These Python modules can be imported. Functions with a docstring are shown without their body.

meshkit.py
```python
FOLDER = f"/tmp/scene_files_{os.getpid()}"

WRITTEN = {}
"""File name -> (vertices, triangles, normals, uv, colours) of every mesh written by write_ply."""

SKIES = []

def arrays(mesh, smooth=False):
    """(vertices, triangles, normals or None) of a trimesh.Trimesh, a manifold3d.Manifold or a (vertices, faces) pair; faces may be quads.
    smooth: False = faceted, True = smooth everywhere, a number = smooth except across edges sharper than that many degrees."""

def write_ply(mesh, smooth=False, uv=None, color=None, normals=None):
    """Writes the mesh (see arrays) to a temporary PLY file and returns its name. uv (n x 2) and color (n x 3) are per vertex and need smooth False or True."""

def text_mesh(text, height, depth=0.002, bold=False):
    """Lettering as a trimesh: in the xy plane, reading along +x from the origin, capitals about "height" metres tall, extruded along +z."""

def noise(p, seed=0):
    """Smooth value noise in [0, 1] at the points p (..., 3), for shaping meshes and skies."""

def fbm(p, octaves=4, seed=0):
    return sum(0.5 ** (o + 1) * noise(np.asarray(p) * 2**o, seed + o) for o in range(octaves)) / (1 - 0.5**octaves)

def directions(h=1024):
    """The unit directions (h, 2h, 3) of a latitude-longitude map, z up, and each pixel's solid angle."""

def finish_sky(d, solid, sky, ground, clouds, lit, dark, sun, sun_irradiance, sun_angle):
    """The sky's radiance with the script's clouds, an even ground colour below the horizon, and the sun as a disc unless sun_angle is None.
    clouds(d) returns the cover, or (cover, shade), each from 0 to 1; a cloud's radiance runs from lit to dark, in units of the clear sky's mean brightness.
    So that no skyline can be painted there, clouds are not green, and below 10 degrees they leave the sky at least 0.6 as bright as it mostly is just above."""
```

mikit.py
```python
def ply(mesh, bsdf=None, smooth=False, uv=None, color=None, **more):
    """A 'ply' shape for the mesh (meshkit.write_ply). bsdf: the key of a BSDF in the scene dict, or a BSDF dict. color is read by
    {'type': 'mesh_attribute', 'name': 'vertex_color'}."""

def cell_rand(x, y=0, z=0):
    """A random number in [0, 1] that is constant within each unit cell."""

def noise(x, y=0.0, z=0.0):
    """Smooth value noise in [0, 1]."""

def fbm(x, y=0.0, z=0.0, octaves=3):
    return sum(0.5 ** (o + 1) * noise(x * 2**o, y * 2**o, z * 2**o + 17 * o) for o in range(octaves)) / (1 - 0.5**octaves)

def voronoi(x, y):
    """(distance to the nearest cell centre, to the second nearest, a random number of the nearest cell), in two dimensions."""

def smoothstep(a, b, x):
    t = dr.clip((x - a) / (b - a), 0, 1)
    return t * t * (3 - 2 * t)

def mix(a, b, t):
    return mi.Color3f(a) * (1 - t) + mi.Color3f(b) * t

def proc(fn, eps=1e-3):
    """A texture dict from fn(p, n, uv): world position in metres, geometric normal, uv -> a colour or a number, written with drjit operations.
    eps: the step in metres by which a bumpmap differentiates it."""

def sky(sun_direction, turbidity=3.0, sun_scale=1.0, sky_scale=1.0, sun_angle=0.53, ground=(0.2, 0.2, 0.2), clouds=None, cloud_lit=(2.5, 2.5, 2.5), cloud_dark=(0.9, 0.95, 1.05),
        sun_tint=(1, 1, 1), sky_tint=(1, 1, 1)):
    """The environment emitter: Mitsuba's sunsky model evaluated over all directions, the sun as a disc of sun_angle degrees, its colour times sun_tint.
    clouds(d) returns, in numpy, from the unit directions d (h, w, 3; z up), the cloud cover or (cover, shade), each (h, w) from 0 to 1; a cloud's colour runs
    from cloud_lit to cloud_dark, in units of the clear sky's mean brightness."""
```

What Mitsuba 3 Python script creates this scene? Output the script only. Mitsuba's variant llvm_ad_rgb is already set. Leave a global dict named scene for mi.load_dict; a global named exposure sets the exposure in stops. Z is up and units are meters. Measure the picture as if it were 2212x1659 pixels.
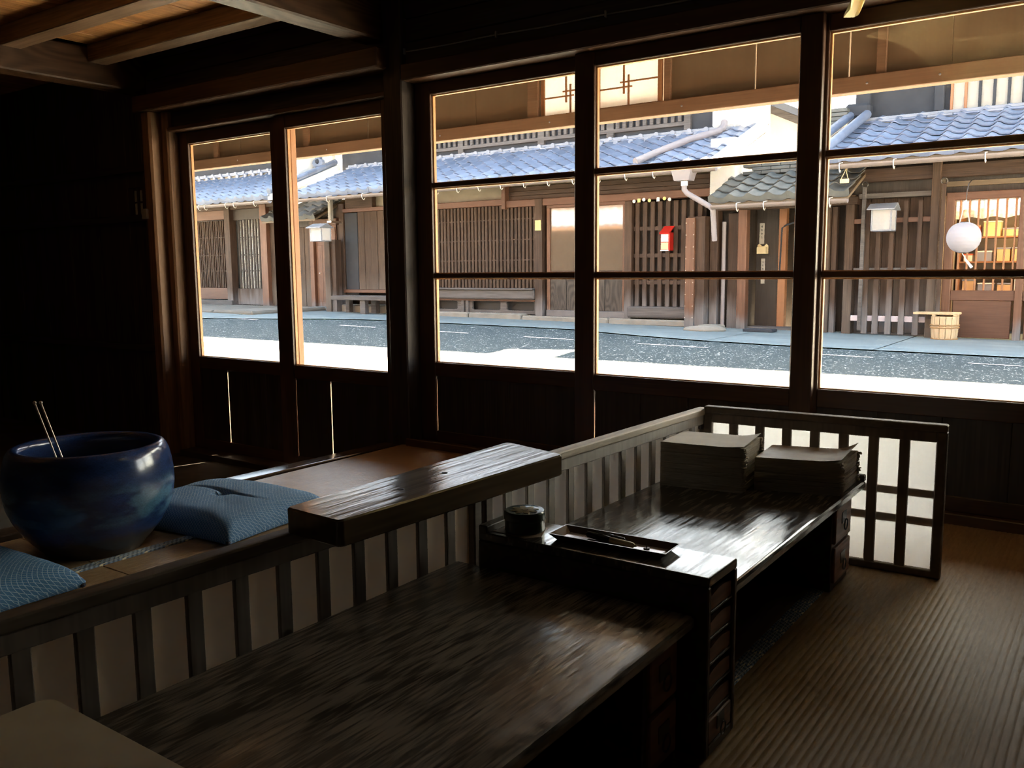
import math, random
import numpy as np, trimesh, shapely.affinity, shapely.geometry as sg
import mitsuba as mi
import drjit as dr
import mikit, meshkit
from mikit import proc, fbm, noise, voronoi, smoothstep, mix, cell_rand

T = mi.ScalarTransform4f
scene, labels, count = {'type': 'scene'}, {}, {}

# ---------------------------------------------------------------- camera, sky, sun, exposure
YAW, PITCH, ROLL = 0.61615652, 0.12995128, -0.00869205
_f = np.array([-math.sin(YAW) * math.cos(PITCH), math.cos(YAW) * math.cos(PITCH), -math.sin(PITCH)])
_r0 = np.array([math.cos(YAW), math.sin(YAW), 0.0])
_r = _r0 * math.cos(ROLL) + np.cross(_r0, _f) * math.sin(ROLL)
_u = np.cross(_r, _f)
EYE = np.array([0, 0, 0.85])
scene['camera'] = {'type': 'perspective', 'fov_axis': 'x', 'fov': 2 * math.degrees(math.atan(1106 / 1894.66)),
                   'near_clip': 0.05, 'far_clip': 200.0,
                   'to_world': T().look_at(origin=EYE.tolist(), target=(EYE + _f).tolist(), up=_u.tolist())}
SUN = (0.27, 1.0, 0.84)
scene['sky'] = mikit.sky(SUN, turbidity=6.0, sun_scale=4.5, sky_scale=0.62, ground=(0.25, 0.24, 0.22),
                         sun_tint=(1.0, 0.975, 0.91), sky_tint=(1.14, 1.09, 0.94),
                         clouds=lambda d: np.full(d.shape[:2], 0.15), cloud_lit=(1.7, 1.7, 1.7))
exposure = 5.75

# ---------------------------------------------------------------- helpers
def keyname(name, parent=None):
    base = f'{parent}__{name}' if parent else name
    n = count.get(base, 0)
    count[base] = n + 1
    return base if n == 0 else f'{base}_{n:03d}'

def tag(k, label=None, cat=None, group=None, kind=None):
    d = {a: b for a, b in (('label', label), ('category', cat), ('group', group), ('kind', kind)) if b}
    if d:
        labels[k] = {**labels.get(k, {}), **d}
    return k

def thing(name, label=None, cat=None, group=None, kind=None):
    return tag(keyname(name), label, cat, group, kind)

def add(name, mesh, mat, parent=None, smooth=False, label=None, cat=None, group=None, kind=None):
    k = keyname(name, parent)
    if isinstance(mesh, dict):
        scene[k] = mesh
    else:
        scene[k] = mikit.ply(mesh, mat, smooth=smooth)
    return tag(k, label, cat, group, kind)

def put(name, shape, to_world, parent):
    k = keyname(name, parent)
    scene[k] = {**shape, 'to_world': to_world}
    return k

def box(x0, x1, y0, y1, z0, z1):
    return trimesh.creation.box(bounds=[[min(x0, x1), min(y0, y1), min(z0, z1)], [max(x0, x1), max(y0, y1), max(z0, z1)]])

_sg = np.array([[a, b, c] for a in (-1, 1) for b in (-1, 1) for c in (-1, 1)], float)
_cv = np.vstack([_sg * 1.0 for _ in range(3)])
def _chamfer_faces():
    d = np.array([2.0, 2.2, 2.4])
    v = np.vstack([_sg * (d - np.array([k != 0, k != 1, k != 2]) * 0.3) for k in range(3)])
    h = trimesh.convex.convex_hull(v)
    idx = [int(np.argmin(np.linalg.norm(v - p, axis=1))) for p in h.vertices]
    return np.array(idx)[h.faces]
_CF = _chamfer_faces()

def cbox(x0, x1, y0, y1, z0, z1, c=0.003):
    lo = np.array([min(x0, x1), min(y0, y1), min(z0, z1)]); hi = np.array([max(x0, x1), max(y0, y1), max(z0, z1)])
    h = (hi - lo) / 2; m = (hi + lo) / 2; c = min(c, h.min() * 0.45)
    v = np.vstack([_sg * (h - np.array([k != 0, k != 1, k != 2]) * c) for k in range(3)]) + m
    return trimesh.Trimesh(v, _CF, process=False)

def rbox(x0, x1, y0, y1, z0, z1, r=0.01, n=3):
    """box rounded on all edges (hull of corner spheres)"""
    s = trimesh.creation.uv_sphere(r, count=[2 * n, 4 * n]).vertices
    pts = np.vstack([s + [x, y, z] for x in (x0 + r, x1 - r) for y in (y0 + r, y1 - r) for z in (z0 + r, z1 - r)])
    return trimesh.convex.convex_hull(pts)

def cat(*m):
    return trimesh.util.concatenate(list(m))

cat_ = cat

def tube(pts, rad, n=8, cap=True):
    p = np.asarray(pts, float); rad = np.broadcast_to(rad, (len(p),))
    t = np.gradient(p, axis=0); t /= np.linalg.norm(t, axis=1, keepdims=True) + 1e-12
    a = np.cross(t, [0, 0, 1.0] if np.abs(t[:, 2]).max() < 0.9 else [1.0, 0.2, 0]); a /= np.linalg.norm(a, axis=1, keepdims=True) + 1e-12
    b = np.cross(t, a); g = np.arange(n) * 2 * np.pi / n
    v = (p[:, None] + rad[:, None, None] * (np.cos(g)[None, :, None] * a[:, None] + np.sin(g)[None, :, None] * b[:, None])).reshape(-1, 3)
    f = []
    for i in range(len(p) - 1):
        for j in range(n):
            q = [i * n + j, i * n + (j + 1) % n, (i + 1) * n + (j + 1) % n, (i + 1) * n + j]
            f += [[q[0], q[2], q[1]], [q[0], q[3], q[2]]]
    if cap:
        v = np.vstack([v, p[0], p[-1]]); k = len(v)
        for j in range(n):
            f += [[k - 2, j, (j + 1) % n], [k - 1, (len(p) - 1) * n + (j + 1) % n, (len(p) - 1) * n + j]]
    m = trimesh.Trimesh(v, f, process=False); m.fix_normals(); return m

def lathe(prof, n=48, loc=(0, 0, 0)):
    m = trimesh.creation.revolve(np.asarray(prof, float), sections=n); m.apply_translation(loc); return m

def prism(pts, z0, z1):
    m = trimesh.creation.extrude_polygon(sg.Polygon(pts), z1 - z0, engine='earcut'); m.apply_translation([0, 0, z0]); return m

def xprism(pts_xz, y0, y1):
    """polygon in the x-z plane, pulled along y"""
    m = trimesh.creation.extrude_polygon(sg.Polygon(pts_xz) if not isinstance(pts_xz, sg.Polygon) else pts_xz, y1 - y0, engine='earcut')
    v = m.vertices.copy(); m.vertices = np.c_[v[:, 0], y1 - v[:, 2], v[:, 1]]; m.fix_normals(); return m

def yprism(pts_yz, x0, x1):
    m = trimesh.creation.extrude_polygon(sg.Polygon(pts_yz) if not isinstance(pts_yz, sg.Polygon) else pts_yz, x1 - x0, engine='earcut')
    v = m.vertices.copy(); m.vertices = np.c_[x0 + v[:, 2], v[:, 0], v[:, 1]]; m.fix_normals(); return m

def rotz(m, deg, at=(0, 0, 0)):
    m = m.copy(); m.apply_transform(trimesh.transformations.rotation_matrix(math.radians(deg), [0, 0, 1], at)); return m

def moved(m, x, y, z):
    m = m.copy(); m.apply_translation([x, y, z]); return m

# ---------------------------------------------------------------- materials
def principled(color, rough=0.5, spec=0.5, metallic=0.0, bump=None, bump_scale=1.0, **more):
    def tex(c):
        if callable(c): return proc(c)
        return {'type': 'rgb', 'value': list(map(float, c))} if isinstance(c, (tuple, list)) else c
    d = {'type': 'principled', 'base_color': tex(color), 'roughness': proc(rough) if callable(rough) else rough,
         'specular': spec, 'metallic': metallic, **more}
    if bump is not None:
        d = {'type': 'bumpmap', 'arbitrary': proc(bump, eps=2e-3), 'scale': bump_scale, 'bsdf': d}
    return {'type': 'twosided', 'bsdf': d}

def mat(name, *a, **k):
    scene['mat_' + name] = principled(*a, **k)
    return 'mat_' + name

def grain(p, axis, f=1.0):
    u, v, w = {'z': (p.x, p.y, p.z), 'x': (p.y, p.z, p.x), 'y': (p.x, p.z, p.y)}[axis]
    a = fbm(u * 18 * f, v * 18 * f, w * 1.1 * f, 3)
    b = fbm(u * 150 * f, v * 150 * f, w * 5 * f, 2)
    return 0.55 * a + 0.45 * b

def wood(c1, c2, axis, f=1.0, contrast=1.6, board=0.0):
    def fn(p, n, uv):
        t = dr.clip((grain(p, axis, f) - 0.5) * contrast + 0.5, 0, 1)
        return mix(c1, c2, t)
    return fn

def cathedral(c1, c2, axis, f=1.0):
    """flat-sawn growth rings"""
    def fn(p, n, uv):
        u, v, w = {'z': (p.x, p.y, p.z), 'x': (p.y, p.z, p.x), 'y': (p.x, p.z, p.y)}[axis]
        d = fbm(u * 5 * f, v * 5 * f, w * 1.1 * f, 2)
        r = 0.5 + 0.5 * dr.sin(d * 95 + u * 25)
        r = 0.55 * r + 0.45 * fbm(u * 160, v * 160, w * 6, 2)
        return mix(c1, c2, dr.clip(r, 0, 1))
    return fn

def weathered(c1, c2, gray, axis, z0, z1):
    """facade wood: brown, bleached grey by splash towards the ground"""
    def fn(p, n, uv):
        t = dr.clip((grain(p, axis, 0.7) - 0.5) * 2.0 + 0.5, 0, 1)
        s = smoothstep(z1, z0, p.z + 0.35 * (fbm(p.x * 14, p.y * 14, p.z * 2.0, 2) - 0.5))
        return mix(mix(c1, c2, t), mi.Color3f(gray) * (0.7 + 0.5 * t), s)
    return fn

DK = mat('dark_vertical', wood((0.0216, 0.01652, 0.01584), (0.0612, 0.04406, 0.03564), 'z'), 0.5)
DKX = mat('dark_cross', wood((0.018, 0.01377, 0.0132), (0.051, 0.03672, 0.0297), 'x'), 0.5)
DOORZ = mat('door_vertical', wood((0.045, 0.022, 0.013), (0.10, 0.045, 0.024), 'z'), 0.4)
DOORX = mat('door_cross', wood((0.045, 0.022, 0.013), (0.10, 0.045, 0.024), 'x'), 0.4)
JAMB = mat('jamb', wood((0.10, 0.05, 0.025), (0.26, 0.14, 0.07), 'z', 0.6, 2.2), 0.55)
BEAMY = mat('beam', cathedral((0.02892, 0.01177, 0.004578), (0.07711, 0.03532, 0.01457), 'y'), 0.5)
BEAMX = mat('joist', wood((0.08, 0.04, 0.02), (0.20, 0.115, 0.06), 'x'), 0.5)
PLANK = mat('ceiling_plank', wood((0.2752, 0.1092, 0.0358), (0.5848, 0.2808, 0.09547), 'y', 0.8, 2.0), 0.5)
EARTH = mat('earth', lambda p, n, uv: mix((0.02, 0.0175, 0.015), (0.04, 0.035, 0.0275), fbm(p.x * 9, p.y * 9, 0, 3)), 0.85)

def tatami_c(p, n, uv):
    t = fbm(p.x * 260, p.y * 40, 0, 2)
    s = fbm(p.x * 3.0, p.y * 3.0, 0, 3)
    w = 0.5 + 0.5 * dr.sin(p.y * 2 * math.pi / 0.0042)
    return mix((0.17, 0.095, 0.044), (0.29, 0.19, 0.098), 0.45 * t + 0.4 * s + 0.15 * w)
TATAMI = mat('tatami', tatami_c, 0.5, spec=0.12)
TATAMI2 = mat('tatami_polished', tatami_c, 0.38, spec=0.9)
def heri_c(p, n, uv):
    a = dr.abs((p.y * 14.0 + 0.5 * dr.sin(p.x * 400)) - dr.floor(p.y * 14.0 + 0.5 * dr.sin(p.x * 400)) - 0.5)
    tw = 0.5 + 0.5 * dr.sin(p.y * 420 + p.x * 300)
    return mix(mix((0.06, 0.09, 0.13), (0.20, 0.26, 0.33), tw), (0.62, 0.55, 0.38), smoothstep(0.40, 0.44, a))
HERI = mat('mat_border', heri_c, 0.7)
KAMACHI = mat('floor_edge', wood((0.03, 0.02, 0.015), (0.07, 0.045, 0.03), 'y'), 0.14, spec=1.0)

def desk_c(p, n, uv):
    g = fbm(p.x * 210, p.z * 90, p.y * 16, 3)
    w = fbm(p.x * 24, p.z * 14, p.y * 9 + 3, 4)
    t = smoothstep(0.38, 0.62, 0.42 * w + 0.58 * g)
    return mix((0.055, 0.045, 0.036), (0.25, 0.21, 0.17), t)
def desk2_c(p, n, uv):
    t = smoothstep(0.50, 0.66, 0.5 * fbm(p.x * 60, p.z * 40, p.y * 12, 3) + 0.5 * fbm(p.x * 210, p.z * 90, p.y * 16, 3))
    return mix((0.030, 0.027, 0.026), (0.11, 0.095, 0.08), t)
def desk_r(p, n, uv):
    g = fbm(p.x * 130, p.z * 60, p.y * 7, 3)
    w = fbm(p.x * 16, p.z * 9, p.y * 4 + 3, 4)
    return 0.17 + 0.16 * smoothstep(0.42, 0.60, 0.5 * w + 0.5 * g)
def desk_b(p, n, uv):
    d = fbm(p.x * 7, 0, p.y * 1.6, 2)
    ring = 0.5 + 0.5 * dr.sin(d * 150 + p.x * 60)
    return 0.5 * fbm(p.x * 190, p.z * 90, p.y * 9, 2) + 0.22 * ring + 0.5 * fbm(p.x * 60, p.z * 40, p.y * 12, 3)
DESK = mat('desk', desk_c, desk_r, spec=1.0, bump=desk_b, bump_scale=0.0009)
DESK2 = mat('desk_gloss', desk2_c, lambda p, n, uv: 0.10 + 0.10 * smoothstep(0.42, 0.60, 0.4 * fbm(p.x * 16, p.z * 9, p.y * 4 + 3, 4) + 0.6 * fbm(p.x * 130, p.z * 60, p.y * 7, 3)), spec=1.0,
             bump=lambda p, n, uv: fbm(p.x * 170, p.z * 90, p.y * 8, 2) + 0.5 * fbm(p.x * 40, p.z * 40, p.y * 10, 2), bump_scale=0.00018)
DESKV = mat('desk_side', wood((0.022, 0.016, 0.012), (0.085, 0.058, 0.042), 'y'), 0.45)
DRAWER = mat('drawer', wood((0.144, 0.0768, 0.0528), (0.384, 0.204, 0.132), 'y'), 0.5)
LEDGE = mat('counter_board', wood((0.035, 0.024, 0.015), (0.12, 0.085, 0.05), 'y', 0.8), 0.16, spec=1.0,
            bump=lambda p, n, uv: fbm(p.x * 90, p.z * 90, p.y * 6, 3), bump_scale=0.0008)
SLATP = mat('pale_slat', wood((0.36, 0.335, 0.31), (0.52, 0.49, 0.46), 'z'), 0.5)
SLAT = mat('lattice_slat', wood((0.16, 0.125, 0.10), (0.27, 0.22, 0.185), 'z'), 0.6)
RAIL = mat('lattice_rail', wood((0.36, 0.3, 0.24), (0.63, 0.54, 0.45), 'y', 0.7, 2.0), 0.5)
RAILD = mat('lattice_rail_dark', wood((0.10, 0.075, 0.055), (0.2, 0.155, 0.12), 'y'), 0.5)
scene['mat_paper'] = {'type': 'principledthin', 'base_color': proc(lambda p, n, uv: mix((0.76, 0.71, 0.62), (0.92, 0.89, 0.82), fbm(p.x * 9 + 3, p.y * 9, p.z * 5, 4))),
                      'roughness': 0.8, 'diff_trans': 0.9, 'spec_trans': 0.0}
PAPER = 'mat_paper'
scene['mat_old_paper'] = {'type': 'principledthin', 'base_color': proc(lambda p, n, uv: mix((0.74, 0.60, 0.42), (0.92, 0.80, 0.60), fbm(p.x * 9 + 3, p.y * 9, p.z * 5, 4))),
                          'roughness': 0.8, 'diff_trans': 0.7, 'spec_trans': 0.0}
scene['mat_white_paper'] = {'type': 'principledthin', 'base_color': {'type': 'rgb', 'value': [0.93, 0.92, 0.90]}, 'roughness': 0.8, 'diff_trans': 1.6, 'spec_trans': 0.0}
WPAPER = 'mat_white_paper'
scene['mat_lantern_paper'] = {'type': 'principledthin', 'base_color': {'type': 'rgb', 'value': [0.55, 0.53, 0.56]}, 'roughness': 0.8, 'diff_trans': 0.8, 'spec_trans': 0.0}
LPAPER = 'mat_lantern_paper'

def glaze_c(p, n, uv):
    h = p.z + 0.05 * (fbm(p.x * 9, p.y * 9, p.z * 9, 3) - 0.5)
    sp = fbm(p.x * 260, p.y * 260, p.z * 260, 2)
    c = mix((0.008, 0.012, 0.038), (0.014, 0.045, 0.15), fbm(p.x * 14, p.y * 14, p.z * 30, 3))
    band = smoothstep(0.10, 0.14, h) * smoothstep(0.25, 0.19, h)
    c = mix(c, (0.05, 0.12, 0.19), band * smoothstep(0.38, 0.6, fbm(p.x * 11, p.y * 11, p.z * 22 + 5, 3)))
    c = mix(c, (0.02, 0.018, 0.016), smoothstep(0.09, 0.05, h))
    return c * (0.7 + 0.6 * sp)
GLAZE = mat('blue_glaze', glaze_c, 0.16, spec=0.6, clearcoat=1.0, clearcoat_gloss=0.95)
ASH = mat('ash', (0.35, 0.34, 0.32), 0.95)
IRON = mat('iron', (0.10, 0.095, 0.09), 0.35, metallic=0.8)
STEEL = mat('steel', (0.62, 0.58, 0.52), 0.25, metallic=1.0)
def cushion_c(p, n, uv):
    u = (p.x * 0.97 + p.y * 0.24) / 0.0125; v = (p.y * 0.97 - p.x * 0.24) / 0.0165
    w = p.z / 0.016
    a = u + v + w; b = u - v - w
    fa = dr.abs(a - dr.floor(a) - 0.5); fb = dr.abs(b - dr.floor(b) - 0.5)
    line = dr.maximum(smoothstep(0.40, 0.47, fa), smoothstep(0.40, 0.47, fb))
    c = mix((0.045, 0.125, 0.25), (0.06, 0.16, 0.31), fbm(p.x * 25, p.y * 25, p.z * 25, 2))
    return mix(c, (0.32, 0.42, 0.52), line * 0.8)
CUSHION = mat('cushion', cushion_c, 0.85, sheen=0.3)
THREAD = mat('thread', (0.02, 0.025, 0.04), 0.8)
def page_c(p, n, uv):
    return mix((0.26, 0.22, 0.17), (0.46, 0.41, 0.33), fbm(p.x * 40, p.y * 40, p.z * 420, 3))
PAGES = mat('old_pages', page_c, 0.8)
COVER = mat('old_cover', lambda p, n, uv: mix((0.40, 0.35, 0.27), (0.60, 0.55, 0.45), fbm(p.x * 14, p.y * 14, p.z * 14, 4)), 0.55)
COVERD = mat('dark_cover', lambda p, n, uv: mix((0.16, 0.11, 0.08), (0.34, 0.27, 0.2), fbm(p.x * 18, p.y * 30, p.z * 14, 4)), 0.4)
TIN = mat('green_tin', (0.028, 0.042, 0.035), 0.22, spec=0.6, clearcoat=0.6)
GOLD = mat('dull_gold', (0.36, 0.27, 0.12), 0.4, metallic=0.5)
TRAYM = mat('tray_lacquer', (0.12, 0.075, 0.05), 0.22, spec=0.6, clearcoat=0.5)
PEARL = mat('tray_pearl', lambda p, n, uv: mix((0.35, 0.25, 0.28), (0.75, 0.68, 0.66), fbm(p.x * 90, p.y * 160, 0, 3)), 0.2, metallic=0.3)
BLACKP = mat('black_plastic', (0.012, 0.012, 0.013), 0.2)
BRASS = mat('pen_barrel', (0.62, 0.55, 0.40), 0.25, metallic=0.3)
CREAM = mat('cream_top', lambda p, n, uv: mix((0.68, 0.578, 0.408), (0.748, 0.646, 0.459), fbm(p.x * 30, p.y * 30, 0, 2)), 0.5)
SHADE = mat('cream_shade', (0.82, 0.66, 0.34), 0.5)
CABLE = mat('grey_cable', (0.30, 0.29, 0.27), 0.5)

def asphalt_c(p, n, uv):
    s = noise(p.x * 70, p.y * 70, 0)
    t = fbm(p.x * 1.5, p.y * 1.5, 0, 3)
    c = mix((0.023, 0.038, 0.043), (0.036, 0.053, 0.058), t)
    return mix(c, (0.60, 0.60, 0.58), smoothstep(0.80, 0.92, s))
ASPH = mat('asphalt', asphalt_c, 0.8)
CONC = mat('concrete', lambda p, n, uv: mix((0.1204, 0.1503, 0.1582), (0.1852, 0.2267, 0.2316), fbm(p.x * 1.8, p.y * 5, 0, 4)), 0.85)
CURB = mat('curb_stone', lambda p, n, uv: mix((0.098, 0.0931, 0.0784), (0.2058, 0.196, 0.1715), fbm(p.x * 5, p.y * 5, p.z * 12, 4)), 0.9)
STONE = mat('pale_stone', lambda p, n, uv: mix((0.2058, 0.1862, 0.147), (0.3234, 0.3038, 0.2646), fbm(p.x * 9, p.y * 9, p.z * 9, 4)), 0.9)
PAINT = mat('road_paint', (0.62, 0.56, 0.58), 0.7)
GRAYW = (0.17, 0.16, 0.155)
FV = mat('facade_vertical', weathered((0.0313, 0.01601, 0.008568), (0.0751, 0.0414, 0.02324), GRAYW, 'z', 0.12, 0.55), 0.7)
FH = mat('facade_cross', weathered((0.0313, 0.01601, 0.008568), (0.07824, 0.04277, 0.02447), GRAYW, 'x', 0.12, 0.55), 0.7)
FGREY = mat('facade_grey', wood((0.06256, 0.05433, 0.04939), (0.1383, 0.1268, 0.1185), 'x', 0.8, 2.2), 0.75)
FRED = mat('red_brown', wood((0.08232, 0.03499, 0.01852), (0.1399, 0.06586, 0.03704), 'x'), 0.55)
FREDV = mat('red_brown_vertical', weathered((0.1017, 0.04549, 0.02408), (0.1765, 0.08294, 0.04549), GRAYW, 'z', 0.05, 0.3), 0.55)
FDARK = mat('facade_dark', wood((0.02058, 0.01588, 0.01176), (0.04704, 0.03528, 0.02646), 'z'), 0.6)
FBOARD = mat('facade_board', weathered((0.0313, 0.01656, 0.00929), (0.08761, 0.05106, 0.02813), (0.1126, 0.08837, 0.06849), 'z', 0.3, 0.9), 0.7)
FGRAIN = mat('grain_board', cathedral((0.01811, 0.01317, 0.009878), (0.07903, 0.06256, 0.04939), 'z', 1.0), 0.6)
SOFFIT = mat('soffit', wood((0.1109, 0.08064, 0.0504), (0.1814, 0.1361, 0.08568), 'x'), 0.7)
GPLAS = mat('grey_plaster', lambda p, n, uv: mix((0.02705, 0.03087, 0.03787), (0.04469, 0.04939, 0.05814), fbm(p.x * 4, p.y * 4, p.z * 4, 4)), 0.85)
WPLAS = mat('white_plaster', lambda p, n, uv: mix((0.612, 0.5865, 0.527), (0.714, 0.697, 0.6545), fbm(p.x * 3, p.y * 3, p.z * 3, 3)), 0.85)
BPLAS = mat('beige_plaster', lambda p, n, uv: mix((0.216, 0.186, 0.132), (0.312, 0.27, 0.204), fbm(p.x * 5, p.y * 5, p.z * 5, 3)), 0.85)
TILE = mat('roof_tile', lambda p, n, uv: mix((0.113, 0.1378, 0.1867), (0.211, 0.2506, 0.3293), cell_rand(p.x * 4.0, p.y * 4.2, 0) * 0.6 + 0.4 * fbm(p.x * 9, p.y * 9, p.z * 9, 3)), 0.34, spec=0.6)
TILEG = mat('mossy_tile', lambda p, n, uv: mix((0.05998, 0.0635, 0.05998), (0.12, 0.1235, 0.1094), fbm(p.x * 6, p.y * 6, p.z * 6, 4)), 0.5)
CAPM = mat('ridge_mortar', lambda p, n, uv: mix((0.20, 0.21, 0.23), (0.34, 0.35, 0.38), fbm(p.x * 5, p.y * 5, p.z * 5, 3)), 0.7)
GUTTER = mat('gutter', (0.20, 0.165, 0.145), 0.5)
PIPE = mat('drain_pipe', (0.252, 0.224, 0.224), 0.5)
HOOK = mat('bracket', (0.75, 0.70, 0.60), 0.4, metallic=0.3)
RED = mat('red_paint', (0.60, 0.03, 0.02), 0.4)
WHITE = mat('white_sheet', (0.80, 0.79, 0.76), 0.6)
YELLOW = mat('yellow_note', (0.82, 0.62, 0.24), 0.7)
TANBOX = mat('tan_box', (0.62, 0.52, 0.30), 0.6)
GREYP = mat('grey_paper', (0.42, 0.40, 0.34), 0.8)
LAMPM = mat('lamp_metal', (0.26, 0.28, 0.31), 0.45)
INK = mat('ink', (0.03, 0.03, 0.03), 0.6)
BARREL = mat('barrel_stave', wood((0.507, 0.351, 0.1852), (0.6825, 0.5168, 0.312), 'z'), 0.6)
BAMBOO = mat('bamboo_hoop', (0.36, 0.21, 0.09), 0.5)
ORANGE = mat('orange_wood', wood((0.252, 0.105, 0.042), (0.364, 0.175, 0.077), 'z'), 0.5)
HANG = mat('hanging_board', lambda p, n, uv: mix((0.1336, 0.08466, 0.04456), (0.2139, 0.1471, 0.08466), dr.clip(0.55 * grain(p, 'z', 0.5) + 0.45 * fbm(p.x * 3, p.z * 4, 1.0, 3), 0, 1)), 0.65)
HANGX = mat('hanging_rail', wood((0.1637, 0.08593, 0.04501), (0.2455, 0.1432, 0.08184), 'x'), 0.55)
scene['mat_glass'] = {'type': 'thindielectric', 'int_ior': 1.5}
GLASS = 'mat_glass'

# ---------------------------------------------------------------- floor of the room
fl = thing('floor', kind='structure')
rng = random.Random(4)
add('base', box(-2.93, 2.6, -3.0, 3.16, -0.30, -0.05), DKX, fl)
add('edge_beam', rotz(rbox(-3.005, -2.915, -3.0, 3.14, -0.17, 0.004, 0.008), -1.6, (-2.96, 3.0, 0)), KAMACHI, fl, smooth=30)

def tatami(x0, x1, y0, y1):
    nx = max(2, int((x1 - x0) / 0.0155 * 8)); xs = np.linspace(x0, x1, nx)
    z = 0.0012 * np.abs(np.sin((xs - x0) * math.pi / 0.0155)) ** 0.8 - 0.0012
    ny = 2; ys = np.linspace(y0, y1, ny)
    v, f = [], []
    for y in ys:
        v += [[x, y, zz] for x, zz in zip(xs, z)]
    for y in ys:
        v += [[x, y, -0.05] for x in xs]
    N = nx * ny
    for j in range(ny - 1):
        for i in range(nx - 1):
            a = j * nx + i
            f += [[a, a + 1, a + nx + 1], [a, a + nx + 1, a + nx], [N + a, N + a + nx + 1, N + a + 1], [N + a, N + a + nx, N + a + nx + 1]]
    m = trimesh.Trimesh(v, f, process=False)
    return cat(m, box(x0, x1, y0, y0 + 0.0005, -0.05, -0.001), box(x0, x1, y1 - 0.0005, y1, -0.05, -0.001))
mat_cols = [(-2.90, -2.452), (-2.418, -1.55), (-1.52, -0.652), (-0.622, 0.25), (0.28, 1.15), (1.18, 2.05)]
for i, (a, b) in enumerate(mat_cols):
    rows = [(-3.0, -0.485), (-0.48, 1.325), (1.33, 3.155)]
    for y0, y1 in rows:
        tm = add('tatami_mat', tatami(a, b, y0, y1), TATAMI if a > -1 else TATAMI2, fl, smooth=50)
for a in (-2.452, -1.55, -0.652, 0.25, 1.15):
    add('mat_border', rbox(a - 0.002, a + 0.036, -3.0, 3.155, -0.02, 0.0035 if a > -2 else 0.006, 0.004), HERI, fl, smooth=30)
g0 = add('earth_floor', box(-7.2, -2.9, -3.0, 3.36, -0.42, -0.27), EARTH, fl)

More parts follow.
